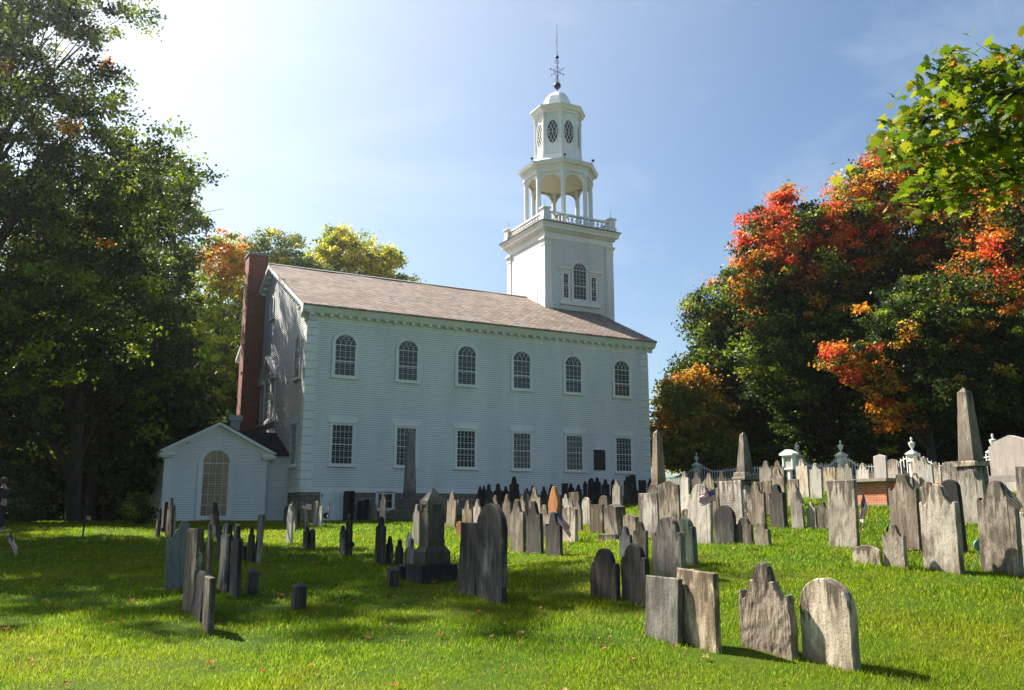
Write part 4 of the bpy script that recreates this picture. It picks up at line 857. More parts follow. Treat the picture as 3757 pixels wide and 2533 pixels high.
mb=MB(); mb.lathe((TX,TY),[(2.6,22.9),(2.6,23.2),(2.66,23.22),(2.7,23.34),(2.92,23.38),(3.0,23.58),(3.0,23.64)],8,O8); mb.build('belfry_cornice',M['trim'],bel)
mb=MB(); mb.lathe((TX,TY),[(3.02,23.642),(2.6,23.72),(2.2,23.92),(1.95,24.2),(1.86,24.5)],8,O8); mb.build('flared_roof',M['trim'],bel)
mb=MB(); mb.lathe((TX,TY),[(2.35,22.88),(2.3,22.895)],8,O8); mb.build('belfry_ceiling',M['cream'],bel)
for a in (O8+PI*1.25,O8+PI,O8+PI*1.5+.0):
    mb=MB(); x,y=TX+3.12*cos(a),TY+3.12*sin(a); mb.box(x-.09,x+.09,y-.06,y+.06,23.72,23.86); mb.tube([(TX+2.95*cos(a),TY+2.95*sin(a),23.6),(x,y,23.6),(x,y,23.72)],.02,5); mb.build('floodlight',M['iron'],bel)
mb=MB(); mb.lathe((TX,TY),[(.5,19.6),(.47,19.7),(.33,20.0),(.28,20.3),(.1,20.42)],16); mb.tube([(TX-.7,TY,18.6),(TX-.7,TY,20.5),(TX+.7,TY,20.5),(TX+.7,TY,18.6)],.06,6); pts=[(TX-.62,TY+.62*cos(2*PI*i/20),20.0+.62*sin(2*PI*i/20)) for i in range(21)]; mb.tube(pts,.03,5); mb.build('bell',simple('aged_bronze',(.12,.1,.07),.4,.7),bel)
# closed lantern with oval windows
lan=empty('lantern'); lan.parent=church
mb=MB(); mb.lathe((TX,TY),[(1.72,24.45),(1.72,24.85),(1.66,24.87),(1.66,27.8)],8,O8); 
for k in range(8):
    a=O8+k*PI/4; x,y=TX+1.66*cos(a),TY+1.66*sin(a); mb.lathe((x,y),[(.17,24.46),(.17,24.9),(.12,24.93),(.12,27.45),(.17,27.5),(.17,27.6),(.13,27.61),(.13,27.8)],8,0)
mb.build('lantern_wall',M['trim'],lan)
mb=MB(); mb.lathe((TX,TY),[(1.8,27.8),(1.82,27.95),(1.98,28.0),(2.0,28.1),(2.12,28.25),(2.12,28.32),(1.25,28.6)],8,O8); mb.build('lantern_cornice',M['trim'],lan)
for k in range(8):
    a=k*PI/4; nn=Vector((cos(a),sin(a),0)); sd=Vector((-sin(a),cos(a),0)); ri=1.66*cos(O8); P=lambda s,z,n: tuple(Vector((TX,TY,26.28+z))+nn*(ri+n)+sd*s)
    ell=lambda e: [((.4+e)*cos(2*PI*i/24),(.9+e)*sin(2*PI*i/24)) for i in range(24)]
    mb=MB(); mb.ring(ell(0),ell(.07),0,.05,P); q=lambda s,z:P(s,z,.03)
    for s_ in (-.2,0,.2):
        hh=.9*math.sqrt(1-(s_/.4)**2)
        if s_==0: continue
    def clipline(f):
        pts=[f(i/24) for i in range(25)]; prev=None
        for p in pts:
            ins=(p[0]/.4)**2+(p[1]/.9)**2<1.0
            if prev is not None and ins and prev[1]: mb.bar(q(*prev[0]),q(*p),.028,.02,nn)
            prev=(p,ins)
    for c0 in (-.4,-.133,.133,.4):
        for sg in (-1,1): clipline(lambda t,c0=c0,sg=sg:(c0+sg*(.27*2*abs(t-.5)**1.6*2.2-.13),(t-.5)*1.8))
    mb.bar(q(-.4,0),q(.4,0),.03,.02,nn); ow=mb.build('oval_window',M['trim'],lan)
    g_=MB(); g_.slab(ell(0),.008,.014,P); g_.build('oval_pane',M['glass'],lan)
mb=MB(); mb.lathe((TX,TY),[(1.16,28.45),(1.16,28.62),(1.13,28.85),(1.06,29.15),(.92,29.48),(.7,29.78),(.42,29.98),(.12,30.08)],8,O8); mb.build('dome',M['trim'],lan)
# weather vane
vane=empty('weather_vane'); vane.parent=church
def ball(x,y,z,r,name,m_):
    mb=MB(); n=12; mb.lathe((x,y),[(r*sin(PI*i/n)+1e-4,z-r*cos(PI*i/n)) for i in range(n+1)],18,cap=False); mb.build(name,m_,vane,smooth=True)
ball(TX,TY,30.66,.27,'large_ball',M['iron']); ball(TX,TY,33.01,.14,'small_ball',M['iron'])
mb=MB(); mb.tube([(TX,TY,30.0),(TX,TY,33),(TX,TY,35.75)],[.045,.03,.012],6); mb.build('rod',M['iron'],vane)
mb=MB()
for k in range(4):
    a=k*PI/2+.2; dx,dy=cos(a),sin(a); mb.tube([(TX,TY,31.8),(TX+.72*dx,TY+.72*dy,31.8)],.022,5); mb.tube([(TX+.72*dx,TY+.72*dy,31.8),(TX+.62*dx,TY+.62*dy,31.9)],.018,4); mb.tube([(TX+.72*dx,TY+.72*dy,31.8),(TX+.62*dx,TY+.62*dy,31.7)],.018,4)
    for (zc_,zz) in ((31.8,1),(31.8,-1),(32.75,-1),(31.0,1)):
        pts=[(TX+dx*(.03+.34*t_/6),TY+dy*(.03+.34*t_/6),zc_+zz*(.55-.5*(t_/6)**.6)) for t_ in range(7)]; mb.tube(pts if zc_==31.8 else [(TX+dx*.22*sin(t_),TY+dy*.22*sin(t_),zc_+zz*.12*(1-cos(t_))) for t_ in (0,.6,1.2,1.8,2.4,3)],.013,4)
mb.build('compass_arms',M['iron'],vane)
mb=MB(); a=R(55); ca,sa=cos(a),sin(a); P=lambda s,z,n:(TX+s*ca-n*sa,TY+s*sa+n*ca,z)
mb.slab([(-.42,33.95),(-.34,34.2),(-.1,34.32),(-.02,34.4),(.1,34.45),(.4,34.8),(.42,35.1),(.3,35.0),(.08,34.62),(-.05,34.5),(-.2,34.45),(-.3,34.3),(-.42,34.12),(-.52,33.98)],-.02,.02,P); mb.build('vane_arrow',M['gold'],vane)
# ------------------------------------------------------------------ fence with urn posts
FP=[(26.20,1.45),(28.22,-5.34),(26.88,-9.81),(26.33,-14.70),(26.49,-18.80)]
fence=empty('picket_fence'); tag(fence,'white picket fence with urn-topped posts along the far side of the graveyard','fence')
def urnpost(p,i):
    g0=H(*p); mb=MB(); mb.frus(p,g0-.2,g0+.95,.15,.15,.15,.15); mb.frus(p,g0+.95,g0+1.02,.2,.2,.2,.2); mb.frus(p,g0+1.02,g0+1.18,.16,.16,.16,.16); mb.frus(p,g0+1.18,g0+1.3,.17,.17,.25,.25); mb.frus(p,g0+1.3,g0+1.36,.25,.25,.25,.25); mb.frus(p,g0+1.36,g0+1.5,.22,.22,.07,.07)
    o=mb.build('post',M['trim'],fence)
    mb=MB(); z=g0+1.49; mb.lathe(p,[(.07,z),(.04,z+.05),(.04,z+.08),(.1,z+.17),(.145,z+.3),(.15,z+.36),(.16,z+.37),(.16,z+.39),(.06,z+.42),(.03,z+.45),(.03,z+.48),(.055,z+.55),(.05,z+.6),(.02,z+.66)],14); mb.build('urn',M['trim'],o)
for i,p in enumerate(FP): urnpost(p,i)
def pickets(a,b,swoop0=True,swoop1=True):
    L_=math.dist(a,b); n=int(L_/.19); mb=MB(); d=((b[0]-a[0])/L_,(b[1]-a[1])/L_); nv=(-d[1],d[0],0); tops=[]
    for i in range(1,n):
        s_=i/n*L_; x,y=a[0]+d[0]*s_,a[1]+d[1]*s_; e=min(s_ if swoop0 else 9,(L_-s_) if swoop1 else 9); h=.82+.42*(1/(1+math.exp((e-.85)*6))); g0=H(x,y)
        mb.bar((x,y,g0+.05),(x,y,g0+h),.035,.03,nv); mb.frus((x,y),g0+h,g0+h+.04,.017,.017,.003,.003); tops.append((x,y,g0+h-.1))
    for p,q in zip(tops[:-1],tops[1:]): mb.bar(p,q,.045,.04,nv); mb.bar((p[0],p[1],H(p[0],p[1])+.16),(q[0],q[1],H(q[0],q[1])+.16),.045,.04,nv)
    mb.build('picket_panel',M['trim'],fence)
pickets((26.39,8.24),FP[0]); 
for a,b in zip(FP[:-1],FP[1:]): pickets(a,b)
pickets(FP[4],(25.24,-23.32))
# notice board
p=(17.87,-14.88); g0=H(*p); e=empty('notice_board',(p[0],p[1],g0)); tag(e,'white glazed notice board with a small pediment roof on a post','notice board')
zb=1.84-(g0-CAM[2]); zb=max(.7,zb)
mb=MB(); mb.box(.0,.14,-.07,.07,-.2,zb+.02); mb.build('post',M['trim'],e)
mb=MB(); mb.box(0.0,.16,-.3,.3,zb,zb+.62); mb.ring([(-.23,zb+.06),(.23,zb+.06),(.23,zb+.57),(-.23,zb+.57)],[(-.3,zb),(.3,zb),(.3,zb+.62),(-.3,zb+.62)],0,.05,lambda a,z,n:(-n,a,z)); mb.build('case',M['trim'],e)
mb=MB(); mb.extr([(-.37,zb+.62),(.37,zb+.62),(.42,zb+.7),(0,zb+.88),(-.42,zb+.7)],(-.12,0,0),(.24,0,0),(0,1,0)); mb.build('pediment',M['trim'],e)
mb=MB(); mb.slab([(-.21,zb+.08),(.21,zb+.08),(.21,zb+.55),(-.21,zb+.55)],.004,.008,lambda a,z,n:(-n,a,z)); pn=mb.build('notice_sheet',simple('paper_notice',(.6,.58,.5),.8),e)
rn=random.Random(8); mb=MB()
for k in range(11):
    a=-.18
    while a<.17:
        l=rn.uniform(.015,.06); mb.slab([(a,zb+.5-k*.038),(a+l,zb+.5-k*.038+rn.uniform(-.006,.006)),(a+l,zb+.51-k*.038),(a,zb+.51-k*.038)],.008,.0095,lambda q,z,n:(-n,q,z)); a+=l+.01
mb.build('print_lines',M['plaque'],pn)
# ------------------------------------------------------------------ trees
GREEN=[(.024,.055,.007),(.04,.08,.008),(.06,.10,.010),(.018,.042,.007)]
YG=[(.24,.32,.014),(.32,.36,.02),(.17,.25,.012)]
OR=[(.78,.30,.025),(.74,.42,.035),(.62,.20,.02)]
RED=[(.85,.13,.03),(.9,.2,.045),(.72,.07,.03)]
YE=[(.85,.70,.07),(.7,.62,.07),(.48,.52,.05)]
PG=[(.2,.27,.07),(.15,.22,.05),(.26,.30,.1)]
def leaves(cl,nper,size,colf,seed,spread,shape='diamond'):
    """cl: cluster centres (n,3); colf(centres)->palette colour per cluster"""
    r=np.random.RandomState(seed); n=len(cl); cc=colf(cl,r); 
    c=np.repeat(cl,nper,0); col=np.repeat(cc,nper,0); m=len(c)
    sp=np.repeat(spread*(.6+.8*r.rand(n)),nper)
    off=r.randn(m,3)*np.array([1,1,.55])*sp[:,None]*.55; c=c+off
    # layered sprays: leaves mostly lie flat-ish with random tilt
    nrm=r.randn(m,3)*.7+np.array([0,0,.55]); nrm/=np.linalg.norm(nrm,axis=1)[:,None]
    t=np.cross(nrm,r.randn(m,3)); t/=np.linalg.norm(t,axis=1)[:,None]; b=np.cross(nrm,t)
    s=size*(.6+.8*r.rand(m))[:,None]
    V=np.empty((m,4,3)); V[:,0]=c-t*s*.5; V[:,1]=c+b*s*.36+nrm*s*.08; V[:,2]=c+t*s*.55; V[:,3]=c-b*s*.36+nrm*s*.08
    k_=r.rand(m)<.22; col[k_]=col[k_]*.45+np.array((.13,.14,.012))*.55; col=np.minimum(.9,col*.95*(.7+.6*r.rand(m))[:,None]); return V.reshape(-1,3),np.concatenate([col,np.ones((m,1))],1)
def clusters(blobs,n,seed,shell=.55):
    r=np.random.RandomState(seed); vol=np.array([b[3]*b[4]*b[5] for b in blobs])**.72; k=r.choice(len(blobs),n,p=vol/vol.sum())
    B=np.array(blobs)[k]; d=r.randn(n,3); d/=np.linalg.norm(d,axis=1)[:,None]; rad=(shell+(1-shell)*r.rand(n)**.6)*np.where(r.rand(n)<.22,r.rand(n),1)
    lump=1+.16*np.sin(d[:,0]*7+B[:,0])*np.sin(d[:,2]*6+B[:,1])+.1*np.sin(d[:,1]*13)
    return B[:,:3]+d*(rad*lump)[:,None]*B[:,3:6]
def palette(base,accents):
    """accents: list of (colours, function(centres)->probability)"""
    def f(c,r):
        n=len(c); out=np.array(base)[r.randint(len(base),size=n)]
        for cols,pf in accents:
            hit_=r.rand(n)<pf(c); out[hit_]=np.array(cols)[r.randint(len(cols),size=hit_.sum())]
        return out
    return f
def tree(name,label,cat,pos,trunk,blobs,ncl,nper,size,colf,seed,spread=.55,group=None,shell=.55,limbs=26,lean=(0,0),thin=99):
    """blobs are relative to the base of the tree"""
    g0=H(*pos); e=empty(name,(pos[0],pos[1],g0)); tag(e,label,cat,group)
    cl=clusters(blobs,ncl,seed,shell); cl=cl[(cl[:,2]>.5)&((cl[:,2]<thin)|(np.sin(cl[:,0]*1.9+cl[:,2]*1.3)*np.sin(cl[:,1]*1.7-cl[:,2]*1.1)>-.22))]; V,C_=leaves(cl,nper,size,colf,seed+1,spread)
    npmesh('crown',V,np.arange(len(V)).reshape(-1,4),M['leaf'],e,('leafcol','FLOAT_COLOR',C_))
    r=np.random.RandomState(seed+2); mb=MB(); th,tr=trunk; zt_=max(b[2]+b[5]*.4 for b in blobs)
    ctr=np.array([sum(b[0] for b in blobs)/len(blobs),sum(b[1] for b in blobs)/len(blobs)]); 
    spine=[Vector((lean[0]*s_*zt_*.1+ctr[0]*s_*.7,lean[1]*s_*zt_*.1+ctr[1]*s_*.7,-.4+(zt_+.4)*s_)) for s_ in (0,.04,.15,.3,.45,.6,.75,.9)]
    rr_=[tr*1.5,tr*1.08,tr,tr*.85,tr*.66,tr*.45,tr*.28,tr*.12]; mb.tube(spine,rr_,10)
    for k in range(limbs):
        tgt=Vector(cl[r.randint(len(cl))]); f_=min(.88,max(th/zt_,(tgt.z/zt_)*(.55+.25*r.rand()))); i_=f_*7/.9*.9; i0=min(6,int(f_*7)); st_=spine[i0].lerp(spine[i0+1],f_*7-i0); r0=rr_[i0]*.45
        mid=st_.lerp(tgt,.5)+Vector((0,0,(tgt-st_).length*.1)); q1=st_.lerp(mid,.5)+Vector(r.randn(3)*.12)
        mb.tube([st_,q1,mid,mid.lerp(tgt,.55)+Vector(r.randn(3)*.2),tgt],[r0,r0*.66,r0*.36,r0*.16,.01],5)
        for kk in range(2):
            t2=tgt+Vector(r.randn(3)*.7); mb.tube([mid,mid.lerp(t2,.5)+Vector(r.randn(3)*.2),t2],[r0*.28,r0*.13,.008],4)
    mb.build('trunk',M['bark'],e,smooth=True); return e
def bl(pos,*bs,k=1):
    """blob given in camera-aligned plan offsets (right, away, height, rr, ra, rh) from the tree base"""
    out=[]
    for q_ in bs:
        dr,da,z,a,b,c=[v*k for v in q_]; out.append((Rh[0]*dr+Fh[0]*da,Rh[1]*dr+Fh[1]*da,z,(a+b)/2,(a+b)/2,c))
    return out
nz=lambda c,f,s:.5+.5*np.sin(f*c[:,0]+s+1.6*np.sin(f*.8*c[:,2]+s*2))*np.sin(f*.9*c[:,1]+s*3+1.3*np.sin(f*1.1*c[:,2]))
rp=lambda c:(c@np.array([Rh[0],Rh[1],0]))
# big tree at the left, trunk just outside the frame
P0=(-14.91,-10.62)
tree('broadleaf_tree','huge dark green tree filling the upper left, its branches reaching in from the left edge','tree',P0,(4,.42),
 bl(P0,(0,0,8,5.5,5,3.2),(3.2,0,11,4.3,4,2.6),(4.0,.5,7.0,2.6,3,2.2),(-2,1,12,5,4,3.5),(.8,-1,14.6,4.3,4,2.6),(-3,0,16.5,4,4,3),(3.9,1,12.4,1.5,1.6,1.1),(4.6,0,9.8,1.8,2,1.1),(-5,-1,9,4,4,3),(1.4,0,5.6,4.2,3.5,1.8),(3.9,0,17.8,2.4,2.6,2.0),(3.2,0,14.6,2.2,2.4,1.8),(1,0,18.6,3.6,3.6,2.4),k=1.08),
 2800,104,.12,palette(GREEN,[(YG,lambda c:.34+0*c[:,0]),(OR,lambda c:.008+0*c[:,0])]),11,.40,limbs=80,thin=12.5)
P0=(-9.93,2.80)
tree('broadleaf_tree','dense dark tree behind the gabled wing, second from the left','tree',P0,(3,.32),
 bl(P0,(0,0,8.5,3.4,3,2.6),(1.4,0,6.9,2.4,2.4,2.0),(-2.5,0,7,3.2,3,3),(1.3,0,10.6,1.6,2,1.3),(-1,0,11.3,2.2,2,1.8),(-3,-1,4.4,3,3,1.6),k=1.18),
 1700,80,.16,palette(GREEN,[(YG,lambda c:.2+0*c[:,0]),(OR,lambda c:.012+0*c[:,0])]),21,.5)
P0=(-19.91,2.93)
tree('broadleaf_tree','dark low-branched tree at the very left edge behind the person','tree',P0,(2.6,.28),
 bl(P0,(0,0,6,4.2,4,2.8),(3,0,4.6,3,3,1.8),(-3,0,8,4,4,4),(1,0,10,3.5,3,3),k=1.15),
 1300,75,.16,palette(GREEN,[(YG,lambda c:.14+0*c[:,0])]),31,.55)
P0=(-9.09,7.44)
tree('broadleaf_tree','tree with a straight bare trunk left of the gabled wing','tree',P0,(4.5,.3),
 bl(P0,(0,0,9.5,3.3,3,3),(.4,0,7.4,2.8,3,1.6),(-1.5,0,12,3,3,2.5)),900,75,.17,palette(GREEN,[(YG,lambda c:.25+0*c[:,0])]),41,.55)
P0=(-8.20,14.98)
tree('broadleaf_tree','tall tree behind the wing, seen through gaps between the darker crowns','tree',P0,(6,.35),
 bl(P0,(0,0,18,4.6,5,4.2),(1.2,0,13,3.4,4,3.4),(-3,0,14,4,4,4),(1,0,21.5,3,3,2.4),(-1,0,9,4,4,2.5)),1300,66,.22,palette(GREEN+YG,[(YG,lambda c:.35+0*c[:,0])]),46,.6,shell=.7)
# sunlit trees behind the church, left
P0=(-0.33,27.68)
tree('maple_tree','green maple with an orange top left of the brick chimney','tree',P0,(5,.35),
 bl(P0,(0,0,18,3.2,3,3.4),(1.5,0,12,3.8,3,3.8),(-2,0,13,3.5,3,4),(1,0,5.5,4.4,3,3.8),(0,0,21,1.6,2,1.6)),
 850,66,.2,palette([(.42,.52,.02),(.52,.56,.03),(.26,.4,.02)],[(YG,lambda c:.25+0*c[:,0]),(OR,lambda c:np.clip((c[:,2]-17)*.35,0,.8)*(rp(c)>-1.6))]),51,.5)
P0=(5.24,33.80)
tree('broadleaf_tree','pale olive tree rising behind the chimney top','tree',P0,(9,.35),
 bl(P0,(0,0,22.5,3.4,3,2.6),(3,0,21,2,2,1.8),(-3,0,21,2.4,2,2.5),(0,0,16,5,4,5),(-6,0,14,4,4,5)),
 1000,60,.24,palette(PG,[(YE,lambda c:.15+0*c[:,0])]),61,.6)
P0=(12.41,34.57)
tree('maple_tree','yellow-green maple showing above the church ridge','tree',P0,(9,.35),
 bl(P0,(0,0,23.2,3.0,3,3.2),(3.2,0,22.8,1.7,2,2.2),(-1.5,0,25,1.6,2,1.7),(0,0,17,5,4,5),(5.2,0,20.6,1.4,1.5,1.2),(-3.4,0,23,1.3,1.3,1.3)),
 900,60,.24,palette(YE,[(YG,lambda c:.3+0*c[:,0]),(GREEN,lambda c:np.clip((21.5-c[:,2])*.3,0,.6))]),71,.6)
# right-hand maples
P0=(35.41,4.51)
tree('maple_tree','dark green maple just right of the church, with a twiggy left edge','tree',P0,(3,.35),
 bl(P0,(0,0,9.5,5.2,4,3.6),(-3.2,0,12.5,2.6,2.5,2.4),(1,0,13,4,3,3.2),(-3.6,0,7.5,3.2,3,2.4),(2,0,5,5.5,4,3),(-1,0,15.2,2,2,1.2)),
 1500,75,.21,palette(GREEN+[YG[2]],[(YG,lambda c:np.clip(.1+(c[:,2]-11)*.09,0,.5)),(OR,lambda c:.03+np.clip((c[:,2]-14.5)*.2,0,.2))]),81,.6)
P0=(33.21,-3.37)
tree('maple_tree','maple with a bright red and orange upper crown','tree',P0,(3.5,.4),
 bl(P0,(0,0,12.5,5,4,3.2),(-2.5,-.5,15.5,3.2,3,2.6),(1.2,-.6,16.2,2.4,2,2.2),(-4,0,13,2.6,2.4,2.4),(3.5,0,12,4,4,4),(-1,0,8,6,4,3.4),(3.5,-1,6.5,2.6,3,2.8),(-2.4,-.5,18.4,1.0,1,1.1)),
 2100,75,.2,palette(GREEN+[YG[2]],[(YG,lambda c:.22+0*c[:,0]),
   (OR,lambda c:np.clip(1.5*nz(c,1.7,1)-.55,0,.8)*np.clip((c[:,2]-9)*.2,0,1)),
   (RED,lambda c:np.clip(1.8*nz(c,1.5,4)-.45,0,.9)*np.clip((c[:,2]-11.5)*.28,0,1)*(rp(c)<3.6)),
   (OR,lambda c:.7*nz(c,1.9,2)*((rp(c)>1)&(rp(c)<6)&(c[:,2]<9)))]),91,.55,limbs=34)
P0=(30.09,-13.02)
tree('maple_tree','smaller maple whose hanging orange-red boughs fall over the fence','tree',P0,(3,.25),
 bl(P0,(-3.8,0,6.4,1.8,1.7,.9),(-2.9,0,5.0,1.5,1.4,.9),(-2.2,0,3.4,.9,.9,1.2),(.5,0,8.5,3.5,3,2.4),(3,0,7,3.5,3,2.6),(1.5,0,4,3.5,3,1.8)),
 900,75,.17,palette(GREEN,[(YG,lambda c:.12+0*c[:,0]),(OR,lambda c:np.clip(1.7*nz(c,1.5,6)-1.15,0,.6)),(RED,lambda c:.75*(rp(c)<-1.4)*(c[:,2]<7.6)*(.5+.5*np.sin(rp(c)*2.3+c[:,2]*2.1))),(OR,lambda c:.4*(rp(c)<-1.4)*(c[:,2]<7.6))]),101,.42)
P0=(39.42,-6.61)
tree('maple_tree','tallest maple at right, orange-flecked with bare twigs at its top','tree',P0,(7,.45),
 bl(P0,(-1.2,0,20.9,2.8,2.6,2.4),(-3,0,19,2.8,3,2),(2,0,19,3.4,3,2.6),(0,0,15,5.5,4,3.5),(5,0,17,4,4,4),(-4,0,16.5,2.2,2,1.6),(0,0,9,6,5,4)),
 1900,75,.2,palette(GREEN+[YG[2]],[(YG,lambda c:.25+0*c[:,0]),(OR,lambda c:np.clip(1.5*nz(c,1.8,5)-.3,0,.75)*np.clip((c[:,2]-13)*.25,0,1)),(RED,lambda c:np.clip(1.8*nz(c,1.3,8)-.7,0,.8)*(c[:,2]>10))]),111,.55,limbs=40)
P0=(38.82,-15.32)
tree('broadleaf_tree','massive dark green tree at the right edge behind the obelisk','tree',P0,(3,.5),
 bl(P0,(0,0,12,6,5,5),(-3,0,8,5,4,3.5),(0,0,17,5,5,3.5),(5,0,12,6,5,6),(-2,0,4.0,6,4,2.6)),
 1900,75,.19,palette(GREEN,[(YG,lambda c:.2+0*c[:,0]),(OR,lambda c:np.clip(1.6*nz(c,1.4,3)-.7,0,.7)*(rp(c)<2)*(c[:,2]>5)+.02),(RED,lambda c:np.clip(1.8*nz(c,1.2,9)-.9,0,.8)*(c[:,2]>7)*(rp(c)<1))]),121,.6)
P0=(27.70,4.02)
tree('maple_tree','small golden-orange maple beside the far corner of the church','tree',P0,(2,.2),
 bl(P0,(-.9,0,3.2,2.2,2,2.4),(.8,0,4.6,1.9,1.8,2.2),(-.8,0,6.2,1.3,1.2,1.5),(1.6,0,2.2,2.4,2,1.8),(.6,0,7.2,.9,.9,1)),
 800,60,.22,palette([(.6,.40,.03),(.5,.42,.03),(.25,.32,.02),(.18,.26,.02)],[(OR,lambda c:.45*(np.sin(rp(c)*1.2+c[:,2])>-.2)),(YG,lambda c:.5*(c[:,2]<4))]),131,.6)
# understorey and far wood: copies of a few built trees
def wood(cat_label,spots,seed):
    pass
P0=(38.79,34.33)
proto=tree('woodland_tree','leafy woodland tree far beyond the fence','tree',P0,(2,.3),bl(P0,(0,0,7,4.5,4,4.2),(2,0,4,4.5,4,2.6),(-2,0,3.5,4.5,4,2.6),(0,0,11,3,3,2.5)),750,60,.3,palette(GREEN,[(YG,lambda c:.15+0*c[:,0])]),141,.8,group='trees in the wood beyond the graveyard',limbs=12)
rn=random.Random(77); WL=['leafy woodland tree far beyond the fence']*30
for i,p in enumerate([(50.16,19.37),(56.29,11.66),(59.67,0.87),(41.87,5.65),(45.76,-2.02),(49.69,-7.46),(39.29,11.51),(54.97,-12.47),(1.17,31.41),(-7.81,29.33),(-7.12,17.69),(23.84,48.91),(33.63,46.05),(13.97,47.29),(4.14,47.91),(-12.05,42.83),(-8.17,9.21),(35.62,6.66),(41.71,-3.29),(46.03,-12.31)]):
    c=copy_tree(proto); c['label']=WL[i]; c.location=(p[0],p[1],H(*p)-.3); c.rotation_euler=(0,0,rn.random()*6); s_=rn.uniform(.75,1.15); c.scale=(s_,s_,s_)
for i,p in enumerate([(34.14,-1.59),(-14.41,10.22),(-16.99,16.08),(34.48,-7.41),(36.20,-11.69),(37.43,-17.98),(38.66,-24.26),(35.95,-0.28)]):
    c=copy_tree(proto); c['label']='low leafy tree filling the gap under the tall crowns'; c['group']='understorey trees behind the tall crowns'; c.location=(p[0],p[1],H(*p)-.9); c.rotation_euler=(0,0,rn.random()*6); c.scale=(.75,.75,.5)
for i,p in enumerate([(13.17,-75.25),(23.96,-71.86),(37.96,-64.50),(21.49,-85.24),(38.61,-78.38)]):
    c=copy_tree(proto); c['label']='woodland tree behind and right of the photographer, outside the photo'; c['group']='trees behind the photographer'; c.location=(p[0],p[1],H(*p)-.3); c.rotation_euler=(0,0,rn.random()*6); c.scale=(1.3,1.3,1.0)
# bushes at the left
def bush(p,label,rx,hz,cols,seed,n=260):
    g0=H(*p); e=empty('bush',(p[0],p[1],g0)); tag(e,label,'bush')
    cl=clusters([(0,0,hz*.45,rx,rx,hz*.55)],n,seed,.5); cl=cl[cl[:,2]>0]; V,C_=leaves(cl,45,.11,palette(cols,[(GREEN,lambda c:.3+0*c[:,0])]),seed,.28)
    npmesh('foliage',V,np.arange(len(V)).reshape(-1,4),M['leaf'],e,('leafcol','FLOAT_COLOR',C_)); r=np.random.RandomState(seed); mb=MB()
    for k in range(9): t_=Vector(cl[r.randint(len(cl))]); mb.tube([(0,0,-.1),t_*.5+Vector((0,0,.2)),t_],[.04,.025,.008],5)
    mb.build('stem',M['bark'],e)
bush((-10.92,17.38),'bright yellow-green bush glowing behind the lone thin stone',2.6,3.4,YG+PG,5,420)
bush((-9.74,14.47),'sunlit bush between the lone thin stone and the bare trunk',1.9,2.4,YG,6)
bush((-7.73,14.57),'low yellowish bush between two tree trunks left of the wing',1.0,1.3,YG+YE[:1],7,160)
bush((-7.71,-4.40),'small leafy sapling against the corner of the white wing',.5,1.3,GREEN+YG,8,40)
bush((-12.66,1.06),'leafy bush at the left edge behind the person',1.8,2.6,GREEN+PG,9,260)
# houses glimpsed through the trees
def house(p,rz,label,wx,wy,h,wallm,roofm,porch=False):
    g0=H(*p); e=empty('house',(p[0],p[1],g0),rz); tag(e,label,'house')
    mb=MB(); mb.box(-wx,wx,-wy,wy,-.5,h); mb.add([(-wx,-wy,h),(-wx,wy,h),(-wx,0,h+wy*.7),(wx,-wy,h),(wx,wy,h),(wx,0,h+wy*.7)],[(0,1,2),(3,5,4)]); mb.build('wall',wallm,e)
    mb=MB()
    for s_ in (-1,1): mb.add([(-wx-.3,s_*(wy+.4),h-.25),(wx+.3,s_*(wy+.4),h-.25),(wx+.3,0,h+wy*.7+.03),(-wx-.3,0,h+wy*.7+.03),(-wx-.3,s_*(wy+.4),h-.12),(wx+.3,s_*(wy+.4),h-.12),(wx+.3,0,h+wy*.7+.16),(-wx-.3,0,h+wy*.7+.16)],[(0,1,2,3),(4,5,6,7),(0,1,5,4),(1,2,6,5),(3,0,4,7)])
    mb.build('roof',roofm,e)
    for k in (-.6,0,.6): window(e,lambda a,z,n:(a,-wy-n,z),wx*k,.8,.9,2.1,False,2,2,cw=.1,sub=False,rail=False)
    if porch:
        mb=MB(); mb.box(-wx,wx,-wy-1.6,-wy,.3,.45); mb.bar((-wx,-wy-1.55,1.25),(wx,-wy-1.55,1.25),.08,.06,(0,1,0))
        for k in range(30): x=-wx+2*wx*k/29; mb.bar((x,-wy-1.55,.45),(x,-wy-1.55,1.25),.05,.04,(0,1,0))
        mb.build('porch_railing',M['trim'],e)
house((-8.53,37.96),R(-25),'brick house with a white railing glimpsed through the trees at left',4,3,2.8,M['tombbrick'],M['tarroof'],True)
house((52.04,15.54),R(-40),'grey-roofed house hidden behind the dark maples at right',4,3,2.2,M['siding'],M['tin'])
